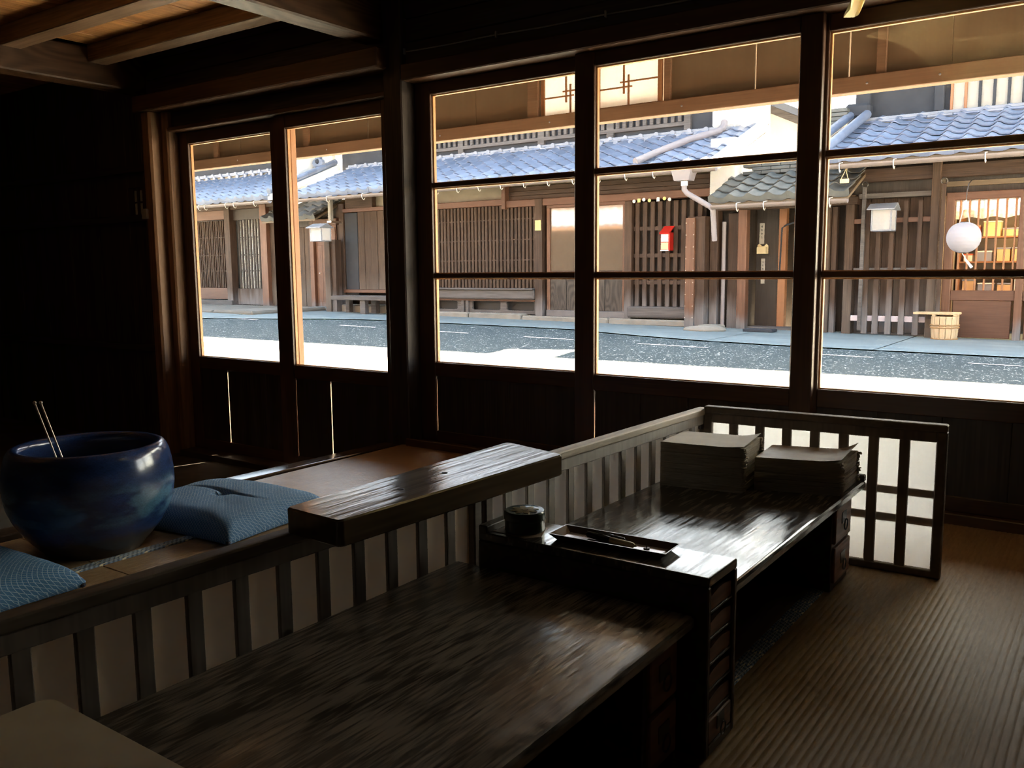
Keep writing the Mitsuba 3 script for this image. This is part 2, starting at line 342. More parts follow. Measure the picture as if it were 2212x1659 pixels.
# ---------------------------------------------------------------- front wall: posts, sills, lintels, boards
wf = thing('wall_front', kind='structure')
add('post', cbox(-2.982, -2.865, 3.17, 3.34, -0.30, 2.32, 0.006), DK, wf)
add('jamb', cbox(-4.905, -4.815, 3.12, 3.30, -0.30, 1.80, 0.012), JAMB, wf)
add('jamb', cbox(-4.812, -4.745, 3.19, 3.36, -0.30, 1.80, 0.010), JAMB, wf)
add('metal_plate', cbox(-4.925, -4.875, 3.105, 3.125, 1.17, 1.23, 0.002), CABLE, wf, label='pale metal plate on the post')
add('post', cbox(-0.045, 0.085, 3.17, 3.34, -0.30, 2.32, 0.006), DK, wf)
add('sill', cbox(-2.865, -0.045, 3.155, 3.36, -0.34, 0.012, 0.004), DOORX, wf)
add('sill', cbox(-4.745, -2.98, 3.15, 3.36, -0.34, -0.235, 0.004), DKX, wf)
add('baseboard', cbox(-2.865, -0.045, 3.14, 3.155, -0.05, 0.035, 0.003), DOORX, wf)
add('lintel', cbox(-2.865, -0.045, 3.165, 3.34, 1.727, 1.80, 0.005), DOORX, wf)
add('lintel', cbox(-4.95, -2.955, 3.10, 3.30, 1.792, 1.885, 0.006), DOORX, wf)
add('lintel', cbox(-4.745, -2.982, 3.19, 3.34, 1.675, 1.70, 0.004), DOORX, wf)
add('lintel', cbox(-4.745, -2.982, 3.22, 3.34, 1.70, 1.79, 0.003), DKX, wf)
for i in range(5):                                            # boarding above the lintels, lapped
    z0 = 1.80 + i * 0.105
    add('wall_board', cbox(-2.865, -0.045, 3.20 + 0.004 * (i % 2), 3.30, z0, z0 + 0.101, 0.003), DKX, wf)
for i in range(4):
    z0 = 1.885 + i * 0.11
    add('wall_board', cbox(-4.95, -2.982, 3.20 + 0.004 * (i % 2), 3.30, z0, z0 + 0.106, 0.003), DKX, wf)
wl = thing('wall_left', kind='structure')
for i in range(13):                                           # boarded wall left of the entrance
    x1 = -4.92 - i * 0.18
    z0, z1 = -0.30, 2.32
    if -5.30 < x1 - 0.09 < -5.10:
        add('wall_board', cbox(x1 - 0.178, x1, 3.24, 3.30, z0, 1.20, 0.003), DK, wl)
        add('wall_board', cbox(x1 - 0.178, x1, 3.24, 3.30, 1.38, z1, 0.003), DK, wl)
    else:
        add('wall_board', cbox(x1 - 0.178, x1, 3.24 + 0.005 * (i % 2), 3.30, z0, z1, 0.003), DK, wl)
for z in (0.35, 1.165, 1.47):
    add('wall_rail', cbox(-7.2, -4.905, 3.205, 3.24, z, z + 0.045, 0.004), DKX, wl)
add('outer_skin', box(-7.2, -4.905, 3.32, 3.36, -0.30, 1.20), DKX, wl)
add('outer_skin', box(-7.2, -5.32, 3.32, 3.36, 1.20, 1.38), DKX, wl)
add('outer_skin', box(-7.2, -4.905, 3.32, 3.36, 1.38, 2.4), DKX, wl)
add('outer_skin', box(-5.08, -4.905, 3.32, 3.36, 1.20, 1.38), DKX, wl)
w1 = thing('window_1', kind='structure')
for i, (a, b) in enumerate(((-5.235, -5.195), (-5.175, -5.135))):
    for z0, z1 in ((1.215, 1.285), (1.297, 1.365)):
        add('paper_pane', box(a, b, 3.26, 3.262, z0, z1), GREYP, w1)
add('frame', cat(box(-5.32, -5.235, 3.25, 3.275, 1.2, 1.38), box(-5.135, -5.08, 3.25, 3.275, 1.2, 1.38), box(-5.195, -5.175, 3.25, 3.275, 1.2, 1.38), box(-5.32, -5.08, 3.263, 3.275, 1.2, 1.38)), DK, w1)
wr = thing('wall_right', kind='structure')
add('wall_board', box(2.6, 2.66, -3.0, 3.36, -0.30, 2.4), DK, wr)
add('wall_board', box(0.085, 2.6, 3.20, 3.30, -0.30, 2.4), DK, wr)
wb = thing('wall_back', kind='structure')
add('wall_board', box(-7.2, 2.66, -3.06, -3.0, -0.42, 2.4), DK, wb)
add('outer_skin', box(-17.0, -7.2, 3.30, 3.36, -0.30, 2.7), FBOARD, wl)
wd = thing('wall_doma', kind='structure')
add('wall_board', box(-7.26, -7.2, -3.0, 3.36, -0.42, 2.4), DK, wd)

BEAD = mat('glow_bead', wood((0.34, 0.15, 0.06), (0.52, 0.26, 0.11), 'z'), 0.5)  # added strips, lighter orange than the doors, standing for light on the reveals
# ---------------------------------------------------------------- sliding glazed doors
def sliding_door(n, x, y0, y1, z, muntins, boards, gap_at=()):
    """x: outer left, glass left, glass right, outer right; z: bottom, panel bottom, panel top, glass bottom, glass top, top"""
    d = thing(f'door_{n}', kind='structure')
    xa, xb, xc, xd = x; zb, zp0, zp1, zg0, zg1, zt = z
    ym = (y0 + y1) / 2
    add('stile', cbox(xa, xb, y0, y1, zb, zt, 0.003), DOORZ, d)
    add('stile', cbox(xc, xd, y0, y1, zb, zt, 0.003), DOORZ, d)
    add('top_rail', cbox(xb, xc, y0 + .002, y1 - .002, zg1, zt, 0.003), DOORX, d)
    add('middle_rail', cbox(xb, xc, y0 + .002, y1 - .002, zp1, zg0, 0.003), DOORX, d)
    add('bottom_rail', cbox(xb, xc, y0 + .002, y1 - .002, zb, zp0, 0.003), DOORX, d)
    cuts = [zg0] + [m for m in muntins] + [zg1]
    for m in muntins:
        add('muntin', cbox(xb, xc, y0 + .004, y1 - .004, m - 0.011, m + 0.011, 0.002), DOORX, d)
    for a, b in zip(cuts[:-1], cuts[1:]):
        z0 = a + (0.011 if a in muntins else 0); z1 = b - (0.011 if b in muntins else 0)
        pane = trimesh.Trimesh([[xb, ym, z0], [xc, ym, z0], [xc, ym, z1], [xb, ym, z1]], [[0, 1, 2], [0, 2, 3]], process=False)
        add('pane', pane, GLASS, d)
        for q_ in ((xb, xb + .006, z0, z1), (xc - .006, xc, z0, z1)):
            add('glow_bead', box(q_[0], q_[1], ym + .002, y1 + .002, z0, z1), BEAD, d)
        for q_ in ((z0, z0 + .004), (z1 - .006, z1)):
            add('glow_bead', box(xb, xc, ym + .002, y1 + .002, q_[0], q_[1]), BEAD, d)
    xs = [xb] + list(boards) + [xc]
    for i, (a, b) in enumerate(zip(xs[:-1], xs[1:])):
        ga = 0.0022 if any(abs(a - g) < 1e-6 for g in gap_at) else 0.0
        gb = 0.0022 if any(abs(b - g) < 1e-6 for g in gap_at) else 0.0
        add('panel_board', cbox(a + ga, b - gb, ym - 0.006 - 0.003 * (i % 2), ym + 0.006, zp0 - .004, zp1 + .004, 0.002), DK, d)
    return d
Z_L = (-0.235, -0.17, 0.265, 0.338, 1.605, 1.675)
d1 = sliding_door(1, (-4.745, -4.655, -3.915, -3.835), 3.26, 3.292, Z_L, (), (-4.53, -4.397, -4.20, -4.05), (-4.397,))
d2 = sliding_door(2, (-3.835, -3.752, -3.05, -2.982), 3.222, 3.254, Z_L, (), (-3.60, -3.474, -3.28), (-3.752, -3.474))
add('finger_pull', cbox(-3.032, -3.008, 3.2185, 3.2225, 0.36, 0.47, 0.001), INK, d2, label='dark recessed finger pull')
add('outer_stile', cbox(-3.80, -3.748, 3.26, 3.30, -0.235, 1.675, 0.004), ORANGE, d2)
Z_R = (0.012, 0.065, 0.335, 0.402, 1.668, 1.727)
d3 = sliding_door(3, (-2.865, -2.770, -1.953, -1.872), 3.262, 3.294, Z_R, (0.822, 1.248), (-2.55, -2.33, -2.13), (-2.770,))
d4 = sliding_door(4, (-1.953, -1.859, -1.024, -0.944), 3.224, 3.256, Z_R, (0.822, 1.248), (-1.64, -1.43, -1.22), (-1.859,))
d5 = sliding_door(5, (-1.022, -0.934, -0.115, -0.045), 3.262, 3.294, Z_R, (0.822, 1.248), (-0.72, -0.51, -0.30), ())

# ---------------------------------------------------------------- ceiling
ce = thing('ceiling', kind='structure')
for x0, x1 in ((-3.12, -2.99), (-5.13, -4.975)):
    add('beam', cbox(x0, x1, -3.0, 3.24, 1.93, 2.13, 0.008), BEAMY, ce)
for y0 in (2.86, 2.38, 1.90, 1.42, 0.94):
    add('joist', cbox(-4.975, -3.12, y0, y0 + 0.11, 2.045, 2.142, 0.004), BEAMX, ce)
for i in range(9):
    x0 = -4.975 + i * 0.2061
    add('ceiling_plank', cbox(x0 + .0015, x0 + 0.2046, -3.0, 3.24, 2.143 + 0.003 * (i % 2), 2.162, 0.002), PLANK, ce)
for i in range(10):
    x0 = -7.2 + i * 0.207
    add('ceiling_plank', cbox(x0, x0 + 0.205, -3.0, 3.24, 2.135, 2.155, 0.002), PLANK, ce)
for i in range(24):
    x0 = -2.988 + i * 0.233
    add('ceiling_plank', cbox(x0 + .0015, x0 + 0.2315, -3.0, 3.24, 2.128 + 0.003 * (i % 2), 2.15, 0.002), DK if i else BEAMY, ce)
add('roof_deck', box(-7.3, 2.7, -3.1, 3.4, 2.40, 2.46), DKX, ce)

cb = thing('electric_cable', 'thin grey electric cable stapled along the dark wall above the glazed doors', 'cable')
pts = []
for x in np.linspace(-2.96, -0.3, 40):
    pts.append([x, 3.195, 1.862 - 0.010 * (x + 2.91) - 0.004 * abs(math.sin((x + 2.91) * math.pi / 0.55))])
add('cable', tube(pts, 0.0032, 6), CABLE, cb, smooth=40)
for x in (-2.86, -2.33, -1.79, -1.2, -0.65):
    add('staple', cbox(x - .004, x + .004, 3.188, 3.2, 1.85 - .010 * (x + 2.91), 1.876 - .010 * (x + 2.91), .001), CABLE, cb)

lamp = thing('pendant_lamp', 'cream pendant lamp shade with a pointed corner hanging before the rightmost glazed door', 'lamp')
edge_l = [(-0.852, 3.125), (-0.808, 3.04), (-0.775, 2.925), (-0.762, 2.81), (-0.757, 2.6), (-0.757, 2.35), (-0.765, 2.12), (-0.80, 1.95)]
edge_f = [(-0.823, 3.144), (-0.803, 3.122), (-0.787, 3.082), (-0.755, 2.984), (-0.70, 2.90), (-0.58, 2.85), (-0.40, 2.83), (-0.22, 2.85), (-0.06, 2.95)]
edge_r = [(-0.02, 2.93), (-0.10, 2.80), (-0.13, 2.6), (-0.13, 2.35), (-0.10, 2.12), (-0.05, 1.95)]
edge_n = [(-0.07, 1.92), (-0.25, 2.05), (-0.42, 2.08), (-0.62, 2.05), (-0.78, 1.93)]
outline = edge_l[::-1] + edge_f + edge_r + edge_n[:-1] + edge_n[-1:]
pl = sg.Polygon(outline).buffer(0)
c0 = np.array([-0.45, 2.48])
ring = np.array(pl.exterior.coords)[:-1]
vv, ff, nr = [], [], len(ring)
for s, z in ((1.0, 1.675), (0.8, 1.735), (0.5, 1.80), (0.2, 1.85), (0.06, 1.87)):
    for q in ring:
        vv.append([*(c0 + (q - c0) * s), z])
for k in range(4):
    for i in range(nr):
        a, b = k * nr + i, k * nr + (i + 1) % nr
        ff += [[a, b, b + nr], [a, b + nr, a + nr]]
up = np.array(vv); lo = up - [0, 0, 0.006]
F0 = np.array(ff); M = len(up)
rim = [[i, (i + 1) % nr, M + (i + 1) % nr] for i in range(nr)] + [[i, M + (i + 1) % nr, M + i] for i in range(nr)]
sh = trimesh.Trimesh(np.vstack([up, lo]), np.vstack([F0, F0[:, ::-1] + M, rim]), process=False)
add('shade', sh, SHADE, lamp)
add('socket', lathe([(0.0, 0), (0.03, 0), (0.03, 0.06), (0.012, 0.09), (0, 0.09)], 20, (-0.45, 2.48, 1.86)), INK, lamp, smooth=40)
add('cord', tube([(-0.45, 2.48, 1.94), (-0.45, 2.48, 2.04), (-0.45, 2.48, 2.135)], 0.003, 6), INK, lamp)
add('bulb', lathe([(0, -0.05), (0.02, -0.045), (0.03, -0.025), (0.025, 0.0), (0.014, 0.03), (0, 0.03)], 20, (-0.45, 2.48, 1.83)), WHITE, lamp, smooth=60)

# ---------------------------------------------------------------- low lattice screens (three panels)
def screen(name, label, length, tf, first, pitch, slat_w, paper, front=+1, rail_m=RAIL, back_rails=(), zt=0.42, slat_m=None):
    """panel along local +y from 0 to length; slats towards local +x*front, paper behind them"""
    s = thing(name, label, 'screen')
    A = lambda nm, m, mt, **k: add(nm, tf(m), mt, s, **k)
    f = front
    A('top_rail', rbox(-0.017, 0.017, 0, length, zt - 0.022, zt, 0.006), rail_m, smooth=30)
    A('bottom_rail', cbox(-0.014, 0.014, 0, length, 0.0, 0.022, 0.003), RAILD)
    A('stile', cbox(-0.0145, 0.0145, 0.0, 0.026, 0.0, zt - .02, 0.003), RAILD)
    A('stile', cbox(-0.0145, 0.0145, length - 0.026, length, 0.0, zt - .02, 0.003), RAILD)
    y = first
    while y + slat_w < length - 0.03:
        A('slat', cbox(f * 0.002, f * 0.011, y, y + slat_w, 0.02, zt - .021, 0.002), slat_m or SLAT)
        y += pitch
    A('head_strip', cbox(f * 0.003, f * 0.0125, 0.026, length - 0.026, zt - 0.05, zt - 0.021, 0.002), slat_m or SLAT)
    n = 40; ys = np.linspace(0.02, length - 0.02, n); zs = np.linspace(0.02, zt - .02, 14)
    Y, Zz = np.meshgrid(ys, zs)
    X = f * (-0.0015) + 0.0012 * (meshkit.fbm(np.stack([Y * 18, Zz * 9, Y * 0], -1), 3, 3) - 0.5)
    v = np.stack([X, Y, Zz], -1).reshape(-1, 3); q = []
    for j in range(13):
        for i in range(n - 1):
            a = j * n + i
            q.append([a, a + 1, a + n + 1, a + n])
    q = np.array(q); fm = trimesh.Trimesh(v, np.vstack([q[:, [0, 1, 2]], q[:, [0, 2, 3]]]), process=False)
    A('paper', fm, paper)
    for z0, z1 in back_rails:
        A('back_rail', cbox(-f * 0.012, -f * 0.004, 0.02, length - 0.02, z0, z1, 0.002), RAILD)
    return s
def tf_line(y0):
    R = trimesh.transformations.rotation_matrix(-math.atan(0.036), [0, 0, 1])
    def g(m):
        m = m.copy(); m.apply_translation([0, y0, 0]); m.apply_transform(R); m.apply_translation([-1.165, 0, 0]); return m
    return g
screen('counter_screen', 'low paper lattice screen with brown slats standing behind the nearest writing desk', 1.74, tf_line(-0.30), 0.593 - 0.0835 * 10 - 0.0135 + 0.30 + 0.0, 0.0835, 0.027, 'mat_old_paper', +1, RAILD)
screen('counter_screen', 'low paper lattice screen with a pale worn top rail, behind the far writing desk', 1.10, tf_line(1.452), 0.072, 0.0835, 0.027, PAPER, +1, RAIL, slat_m=SLATP)
def tf_cross(m):
    m = m.copy(); m.apply_transform(trimesh.transformations.rotation_matrix(-math.pi / 2, [0, 0, 1]))   # +y -> +x
    m.apply_transform(trimesh.transformations.rotation_matrix(math.radians(2.2), [0, 0, 1])); m.apply_translation([-1.062, 2.535, 0]); return m
cs = screen('counter_screen', 'low lattice screen with backlit white paper, standing crosswise beyond the far desk', 0.68, tf_cross, 0.0795, 0.0803, 0.0275, WPAPER, +1, RAILD, ((0.145, 0.166), (0.224, 0.244)), 0.428)
hg = box(-1.078, -1.066, 2.515, 2.525, 0.355, 0.40)
add('hinge', hg, IRON, cs, label='dark metal hinge')

bd = thing('counter_board', 'dark polished plank laid across the top of the lattice screens', 'board')
bpts = sg.Polygon([(-1.125, 0.935), (-0.990, 0.928), (-0.960, 1.540), (-1.138, 1.588)]).buffer(-0.012).buffer(0.012, quad_segs=4)
m = prism(np.array(bpts.exterior.coords)[:-1], 0.4215, 0.460)
mm = prism(np.array(bpts.buffer(-0.003).exterior.coords)[:-1], 0.4185, 0.463)
add('plank', trimesh.convex.convex_hull(np.vstack([m.vertices, mm.vertices])), LEDGE, bd, smooth=25)
for x, y in ((-1.045, 1.13), (-1.06, 1.27)):
    add('knot_hole', lathe([(0, 0), (0.006, 0), (0.006, 0.0008), (0, 0.0008)], 12, (x, y, 0.463)), INK, bd)

# ---------------------------------------------------------------- writing desks
def ring_handle(parent, x, y, z, s=1.0):
    h = add('handle_plate', cbox(x, x + 0.002, y - 0.020 * s, y + 0.020 * s, z - 0.004, z + 0.026 * s, 0.001), IRON, parent)
    a = np.linspace(0, 2 * np.pi, 17)
    add('handle_ring', tube(np.c_[x + 0.006 + 0 * a, y + 0.014 * s * np.sin(a), z + 0.002 - 0.011 * s + 0.015 * s * np.cos(a)], 0.0016, 6, cap=False), IRON, parent, smooth=60)

def desk(label, x0, x1, y0, y1, zt, peds, lip=None, top=None):
    d = thing('writing_desk', label, 'desk')
    add('desk_top', rbox(x0, x1, y0, y1, zt - 0.026, zt, 0.010), top or DESK, d, smooth=30)
    add('back_board', cbox(x0 + 0.02, x0 + 0.034, y0 + 0.03, y1 - 0.03, 0.0, zt - 0.026), DESKV, d)
    for pa, pb in peds:
        add('pedestal', cbox(x0 + 0.034, x1 - 0.030, pa, pb, 0.0, zt - 0.026, 0.002), DESKV, d)
        for z0, z1 in ((0.022, 0.118), (0.128, zt - 0.034)):
            dr_ = add('drawer', cbox(x1 - 0.032, x1 - 0.022, pa + 0.010, pb - 0.010, z0, z1, 0.003), DRAWER, d)
            ring_handle(dr_, x1 - 0.022, (pa + pb) / 2, (z0 + z1) / 2 - 0.002, 1.0)
    if lip:
        add('end_lip', rbox(x0, x1, lip, y1, zt - 0.004, zt + 0.016, 0.005), DESKV, d, smooth=30)
    return d
desk('worn black writing desk in the foreground, its top scuffed to bare grain', -1.098, -0.575, 0.02, 1.350, 0.262, ((1.215, 1.335), (0.05, 0.17)))
desk('far low writing desk carrying two thick old ledgers', -1.045, -0.572, 1.492, 2.500, 0.265, ((2.285, 2.45),), 2.478, DESK2)

add('end_board', cbox(-1.01, -0.61, 1.500, 1.520, 0.0, 0.239, .003), DESKV, 'writing_desk_001')
# stationery chest between the desks
tc = thing('stationery_chest', 'narrow dark stationery chest with open pigeonholes standing between the two desks', 'chest')
TX0, TX1, TY0, TY1, TZ = -1.047, -0.555, 1.356, 1.487, 0.328
add('top_board', rbox(TX0, TX1, TY0, TY1, TZ - 0.018, TZ, 0.004), DESK2, tc, smooth=30)
add('side_board', cbox(TX0, TX1, TY0, TY0 + 0.012, 0, TZ - 0.018, 0.002), DESKV, tc)
add('side_board', cbox(TX0, TX1, TY1 - 0.012, TY1, 0, TZ - 0.018, 0.002), DESKV, tc)
add('back_board', cbox(TX0, TX0 + 0.012, TY0 + .012, TY1 - .012, 0, TZ - 0.018, 0.002), DESKV, tc)
add('plinth', cbox(TX0 + .012, TX1, TY0 + .012, TY1 - .012, 0, 0.018, 0.002), DESKV, tc)
add('end_lip', rbox(TX0, TX0 + 0.022, TY0, TY1, TZ - .004, TZ + 0.014, 0.004), DESKV, tc, smooth=30)
for i in range(5):
    z0 = 0.072 + i * 0.0475
    add('shelf', cbox(TX0 + .012, TX1 - 0.004, TY0 + .012, TY1 - .012, z0 - 0.005, z0, 0.001), DESKV, tc)
    ys = np.linspace(TY0 + .014, TY1 - .014, 12)
    top = z0 + 0.020 + 0.012 * np.sin(np.linspace(0.15, 0.9, 12) * np.pi / 1.2) ** 1.5
    add('tray_front', yprism(list(zip(ys, np.full(12, z0 + 0.001))) + list(zip(ys[::-1], top[::-1])), TX1 - 0.014, TX1 - 0.006), DRAWER, tc)
dw = add('drawer', cbox(TX1 - 0.012, TX1 - 0.001, TY0 + .014, TY1 - .014, 0.02, 0.064, 0.002), DRAWER, tc)
ring_handle(dw, TX1 - 0.001, (TY0 + TY1) / 2, 0.04, 0.8)

# tin, paper slip and pen tray on the chest
sl = add('paper_slip', prism([(-1.022, 1.372), (-0.94, 1.366), (-0.918, 1.392), (-0.945, 1.452), (-1.012, 1.462)], TZ + 0.0002, TZ + 0.0014), COVERD, None, label='worn brown paper slip under the round tin on the chest', cat='paper')
tn = thing('tin', 'round dark green tin with a gold flower on its lid, on the stationery chest', 'tin')
tx, ty, tz = -0.972, 1.413, TZ + 0.0014
add('body', lathe([(0, 0), (0.0385, 0), (0.040, 0.002), (0.040, 0.026), (0, 0.026)], 48, (tx, ty, tz)), TIN, tn, smooth=35)
add('lid', lathe([(0, 0.024), (0.0418, 0.024), (0.0424, 0.0255), (0.0418, 0.027), (0.0415, 0.038), (0.039, 0.0415), (0.036, 0.0418), (0.034, 0.0408), (0, 0.0412)], 48, (tx, ty, tz)), TIN, tn, smooth=35)
for k in range(8):
    a = k * math.pi / 4
    e = np.array([[0.0175 + 0.0115 * math.cos(t), 0.0062 * math.sin(t)] for t in np.linspace(0, 2 * np.pi, 14)[:-1]])
    R = np.array([[math.cos(a), -math.sin(a)], [math.sin(a), math.cos(a)]])
    add('gold_petal', moved(prism(e @ R.T, 0, 0.0008), tx, ty, tz + 0.0411), GOLD, tn)
add('gold_heart', lathe([(0, 0), (0.005, 0), (0.005, 0.001), (0, 0.001)], 16, (tx, ty, tz + 0.0411)), GOLD, tn)

ty_ = thing('pen_tray', 'small flared lacquer pen tray lying on the stationery chest', 'tray')
R4 = trimesh.transformations.rotation_matrix(math.radians(2.5), [0, 0, 1])
def tray_local(m):
    m = m.copy(); m.apply_transform(R4); m.apply_translation([-0.779, 1.428, TZ]); return m
def tray_mesh(L, W, l, w, h, t):
    o = np.array([[sx * a, sy * b] for sx, sy in ((-1, -1), (1, -1), (1, 1), (-1, 1)) for a, b in ((1, 1),)])
    lay = [(l, w, 0), (L, W, h), (L - t, W - t, h), (l - t, w - t, t)]
    v = np.array([[sx * a, sy * b, z] for a, b, z in lay for sx, sy in ((-1, -1), (1, -1), (1, 1), (-1, 1))])
    f = [[0, 2, 1], [0, 3, 2]]
    for k in range(3):
        for i in range(4):
            a, b = k * 4 + i, k * 4 + (i + 1) % 4
            f += [[a, b, b + 4], [a, b + 4, a + 4]]
    f += [[12, 13, 14], [12, 14, 15]]
    return trimesh.Trimesh(v, f, process=False)
add('tray_body', tray_local(tray_mesh(0.122, 0.036, 0.108, 0.025, 0.013, 0.0025)), TRAYM, ty_)
add('pearl_inlay', tray_local(box(-0.103, 0.103, -0.021, 0.021, 0.0026, 0.0032)), PEARL, ty_)
def pen(label, p0, p1, r, m_body, m_cap, capfrac):
    p = thing('pen', label, 'pen')
    p0, p1 = np.array(p0), np.array(p1); c = p0 + (p1 - p0) * capfrac
    add('cap', tray_local(tube([p0, p0 + (c - p0) * 0.05, c], [r * 0.8, r, r], 12)), m_cap, p, smooth=40)
    add('barrel', tray_local(tube([c, c + (p1 - c) * 0.85, c + (p1 - c) * 0.92, p1], [r * 0.9, r * 0.9, r * 0.45, r * 0.25], 12)), m_body, p, smooth=40)
    cl = (p0 + c) / 2 + np.array([0, 0, r])
    add('clip', tray_local(tube([p0 + [0, 0, r], c + [0, 0, r * 1.2]], 0.0008, 5)), STEEL, p)
pen('black capped pen with a clear barrel lying along the pen tray', (-0.058, 0.006, 0.0105), (0.052, -0.007, 0.0085), 0.0062, BRASS, BLACKP, 0.48)
pen('short black marker lying behind the clear pen in the tray', (-0.045, 0.018, 0.0105), (0.022, 0.010, 0.0095), 0.006, BLACKP, BLACKP, 0.6)
pn = thing('thumbtack', 'tiny dark tack at the right end of the pen tray', 'tack')
add('head', tray_local(moved(lathe([(0, 0), (0.006, 0), (0.0055, 0.002), (0, 0.0025)], 14), 0.068, 0.003, 0.0034)), IRON, pn)
add('pin', tray_local(moved(lathe([(0, 0), (0.0012, 0), (0.0003, 0.010), (0, 0.010)], 8), 0.068, 0.003, 0.0056)), IRON, pn)

# ---------------------------------------------------------------- ledgers
def ledger(label, corners, z0, z1, nl, cover_m, curl, seed, rag=0.006):
    rn = np.random.default_rng(seed); C = np.array(corners, float)      # front-left, front-right, back-right, back-left
    l = thing('ledger', label, 'book')
    layers, h = [], (z1 - z0) / nl
    for i in range(nl):
        j = rn.normal(0, 0.0012, 2); s = 1 + rn.normal(0, 0.004)
        c = C.mean(0); pts = (C - c) * s + c + j
        e = sg.Polygon(pts).buffer(-0.003).buffer(0.003, quad_segs=2)
        layers.append(prism(np.array(e.exterior.coords)[:-1], z0 + i * h, z0 + (i + 0.93) * h))
    add('page_block', cat(*layers), PAGES, l, kind='stuff')
    fl_, fr, br, bl = C
    n = 14; U, V = np.meshgrid(np.linspace(0, 1, n), np.linspace(0, 1, 6))
    P = (fl_[None, None] * ((1 - U) * (1 - V))[..., None] + fr * (U * (1 - V))[..., None] + br * (U * V)[..., None] + bl * ((1 - U) * V)[..., None])
    zz = z1 + 0.0008 - curl[0] * np.sin(np.pi * np.clip(U * 1.05, 0, 1)) + curl[1] * np.clip((U - 0.72) / 0.28, 0, 1) ** 2 * (0.35 + 0.65 * V) + 0.001 * meshkit.fbm(np.stack([U * 6, V * 5, U * 0 + seed], -1), 3)
    zz = np.maximum(zz, z1 + 0.0003)
    v = np.concatenate([P, zz[..., None]], -1).reshape(-1, 3); q = []
    for a in range(5):
        for b in range(n - 1):
            k = a * n + b; q.append([k, k + 1, k + n + 1, k + n])
    q = np.array(q); f = np.vstack([q[:, [0, 1, 2]], q[:, [0, 2, 3]]]); m_ = len(v)
    bnd = [i for i in range(n)] + [a * n + n - 1 for a in range(1, 6)] + [5 * n + i for i in range(n - 2, -1, -1)] + [a * n for a in range(4, 0, -1)]
    rim = []
    for a, b in zip(bnd, bnd[1:] + bnd[:1]):
        rim += [[a, m_ + b, b], [a, m_ + a, m_ + b]]
    add('cover', trimesh.Trimesh(np.vstack([v, v - [0, 0, 0.0012]]), np.vstack([f, f[:, ::-1] + m_, rim]), process=False), cover_m, l, smooth=40)
    # torn ears along the two right edges, binding bumps along the left edge
    bits = []
    for base in (fr, br):
        k = 0
        z = z0 + 0.004
        while z < z1 - 0.004:
            hh = rn.uniform(0.004, 0.010)
            b = trimesh.creation.icosphere(1, 1.0); b.vertices *= [rn.uniform(0.004, rag + 0.004), rn.uniform(0.006, 0.012), hh * 0.5]
            b.vertices += rn.normal(0, 0.0009, b.vertices.shape)
            b.apply_translation([base[0] + rn.uniform(-0.002, 0.003), base[1] + (0.004 if base is fr else -0.004), z + hh / 2]); bits.append(b); z += hh
    add('torn_edge', cat(*bits), PAGES, l, kind='stuff')
    bumps = []
    for i in range(nl):
        d = bl - fl_
        bumps.append(tube([[*(fl_ + d * 0.02), z0 + (i + .5) * h], [*(fl_ + d * 0.98), z0 + (i + .5) * h]], h * 0.55, 6))
    add('binding_fold', cat(*bumps), PAGES, l, kind='stuff', smooth=40)
ledger('taller ledger block with torn page corners, front one on the far desk', [(-1.020, 2.135), (-0.800, 2.165), (-0.818, 2.345), (-1.030, 2.315)], 0.265, 0.384, 24, COVER, (0.002, 0.010), 5)
ledger('lower dark ledger with a curled cover, beside the lattice screen on the far desk', [(-0.790, 2.225), (-0.583, 2.275), (-0.588, 2.462), (-0.805, 2.405)], 0.265, 0.352, 16, COVERD, (0.0, 0.020), 9)

# ---------------------------------------------------------------- hibachi, tongs, cushions
HX, HY = -2.606, 1.414
hb = thing('hibachi', 'large round blue glazed ceramic brazier standing on the tatami between two blue cushions', 'brazier')
pr = [(0.0, 0.012), (0.120, 0.012), (0.128, 0.0), (0.140, 0.0), (0.146, 0.012), (0.165, 0.032), (0.196, 0.070), (0.222, 0.115), (0.237, 0.155), (0.243, 0.195), (0.2425, 0.235), (0.238, 0.270),
      (0.232, 0.298), (0.226, 0.314), (0.218, 0.325), (0.208, 0.3295), (0.198, 0.328), (0.190, 0.322), (0.186, 0.312), (0.188, 0.295), (0.200, 0.26), (0.206, 0.22), (0.20, 0.20), (0, 0.20)]
pr = np.array(pr)
from scipy.interpolate import PchipInterpolator
add('bowl', lathe(pr, 96, (HX, HY, 0)), GLAZE, hb, smooth=40)
an = trimesh.creation.cylinder(0.198, 0.02, sections=48); an.apply_translation([HX, HY, 0.232]); add('ash_bed', an, ASH, hb)
tg = thing('fire_tongs', 'pair of thin metal fire tongs standing in the blue brazier', 'tongs')
for dx, dy in ((0, 0), (0.012, 0.012)):
    r_ = add('rod', tube([(-2.650 + dx, 1.352 + dy, 0.240), (-2.788 + dx * 1.2, 1.352 + dy, 0.447)], [0.0022, 0.0032], 8), STEEL, tg, smooth=40)
    s_ = trimesh.creation.icosphere(2, 0.0055); s_.apply_translation([-2.788 + dx * 1.2, 1.352 + dy, 0.449]); add('knob', s_, STEEL, tg, smooth=True)

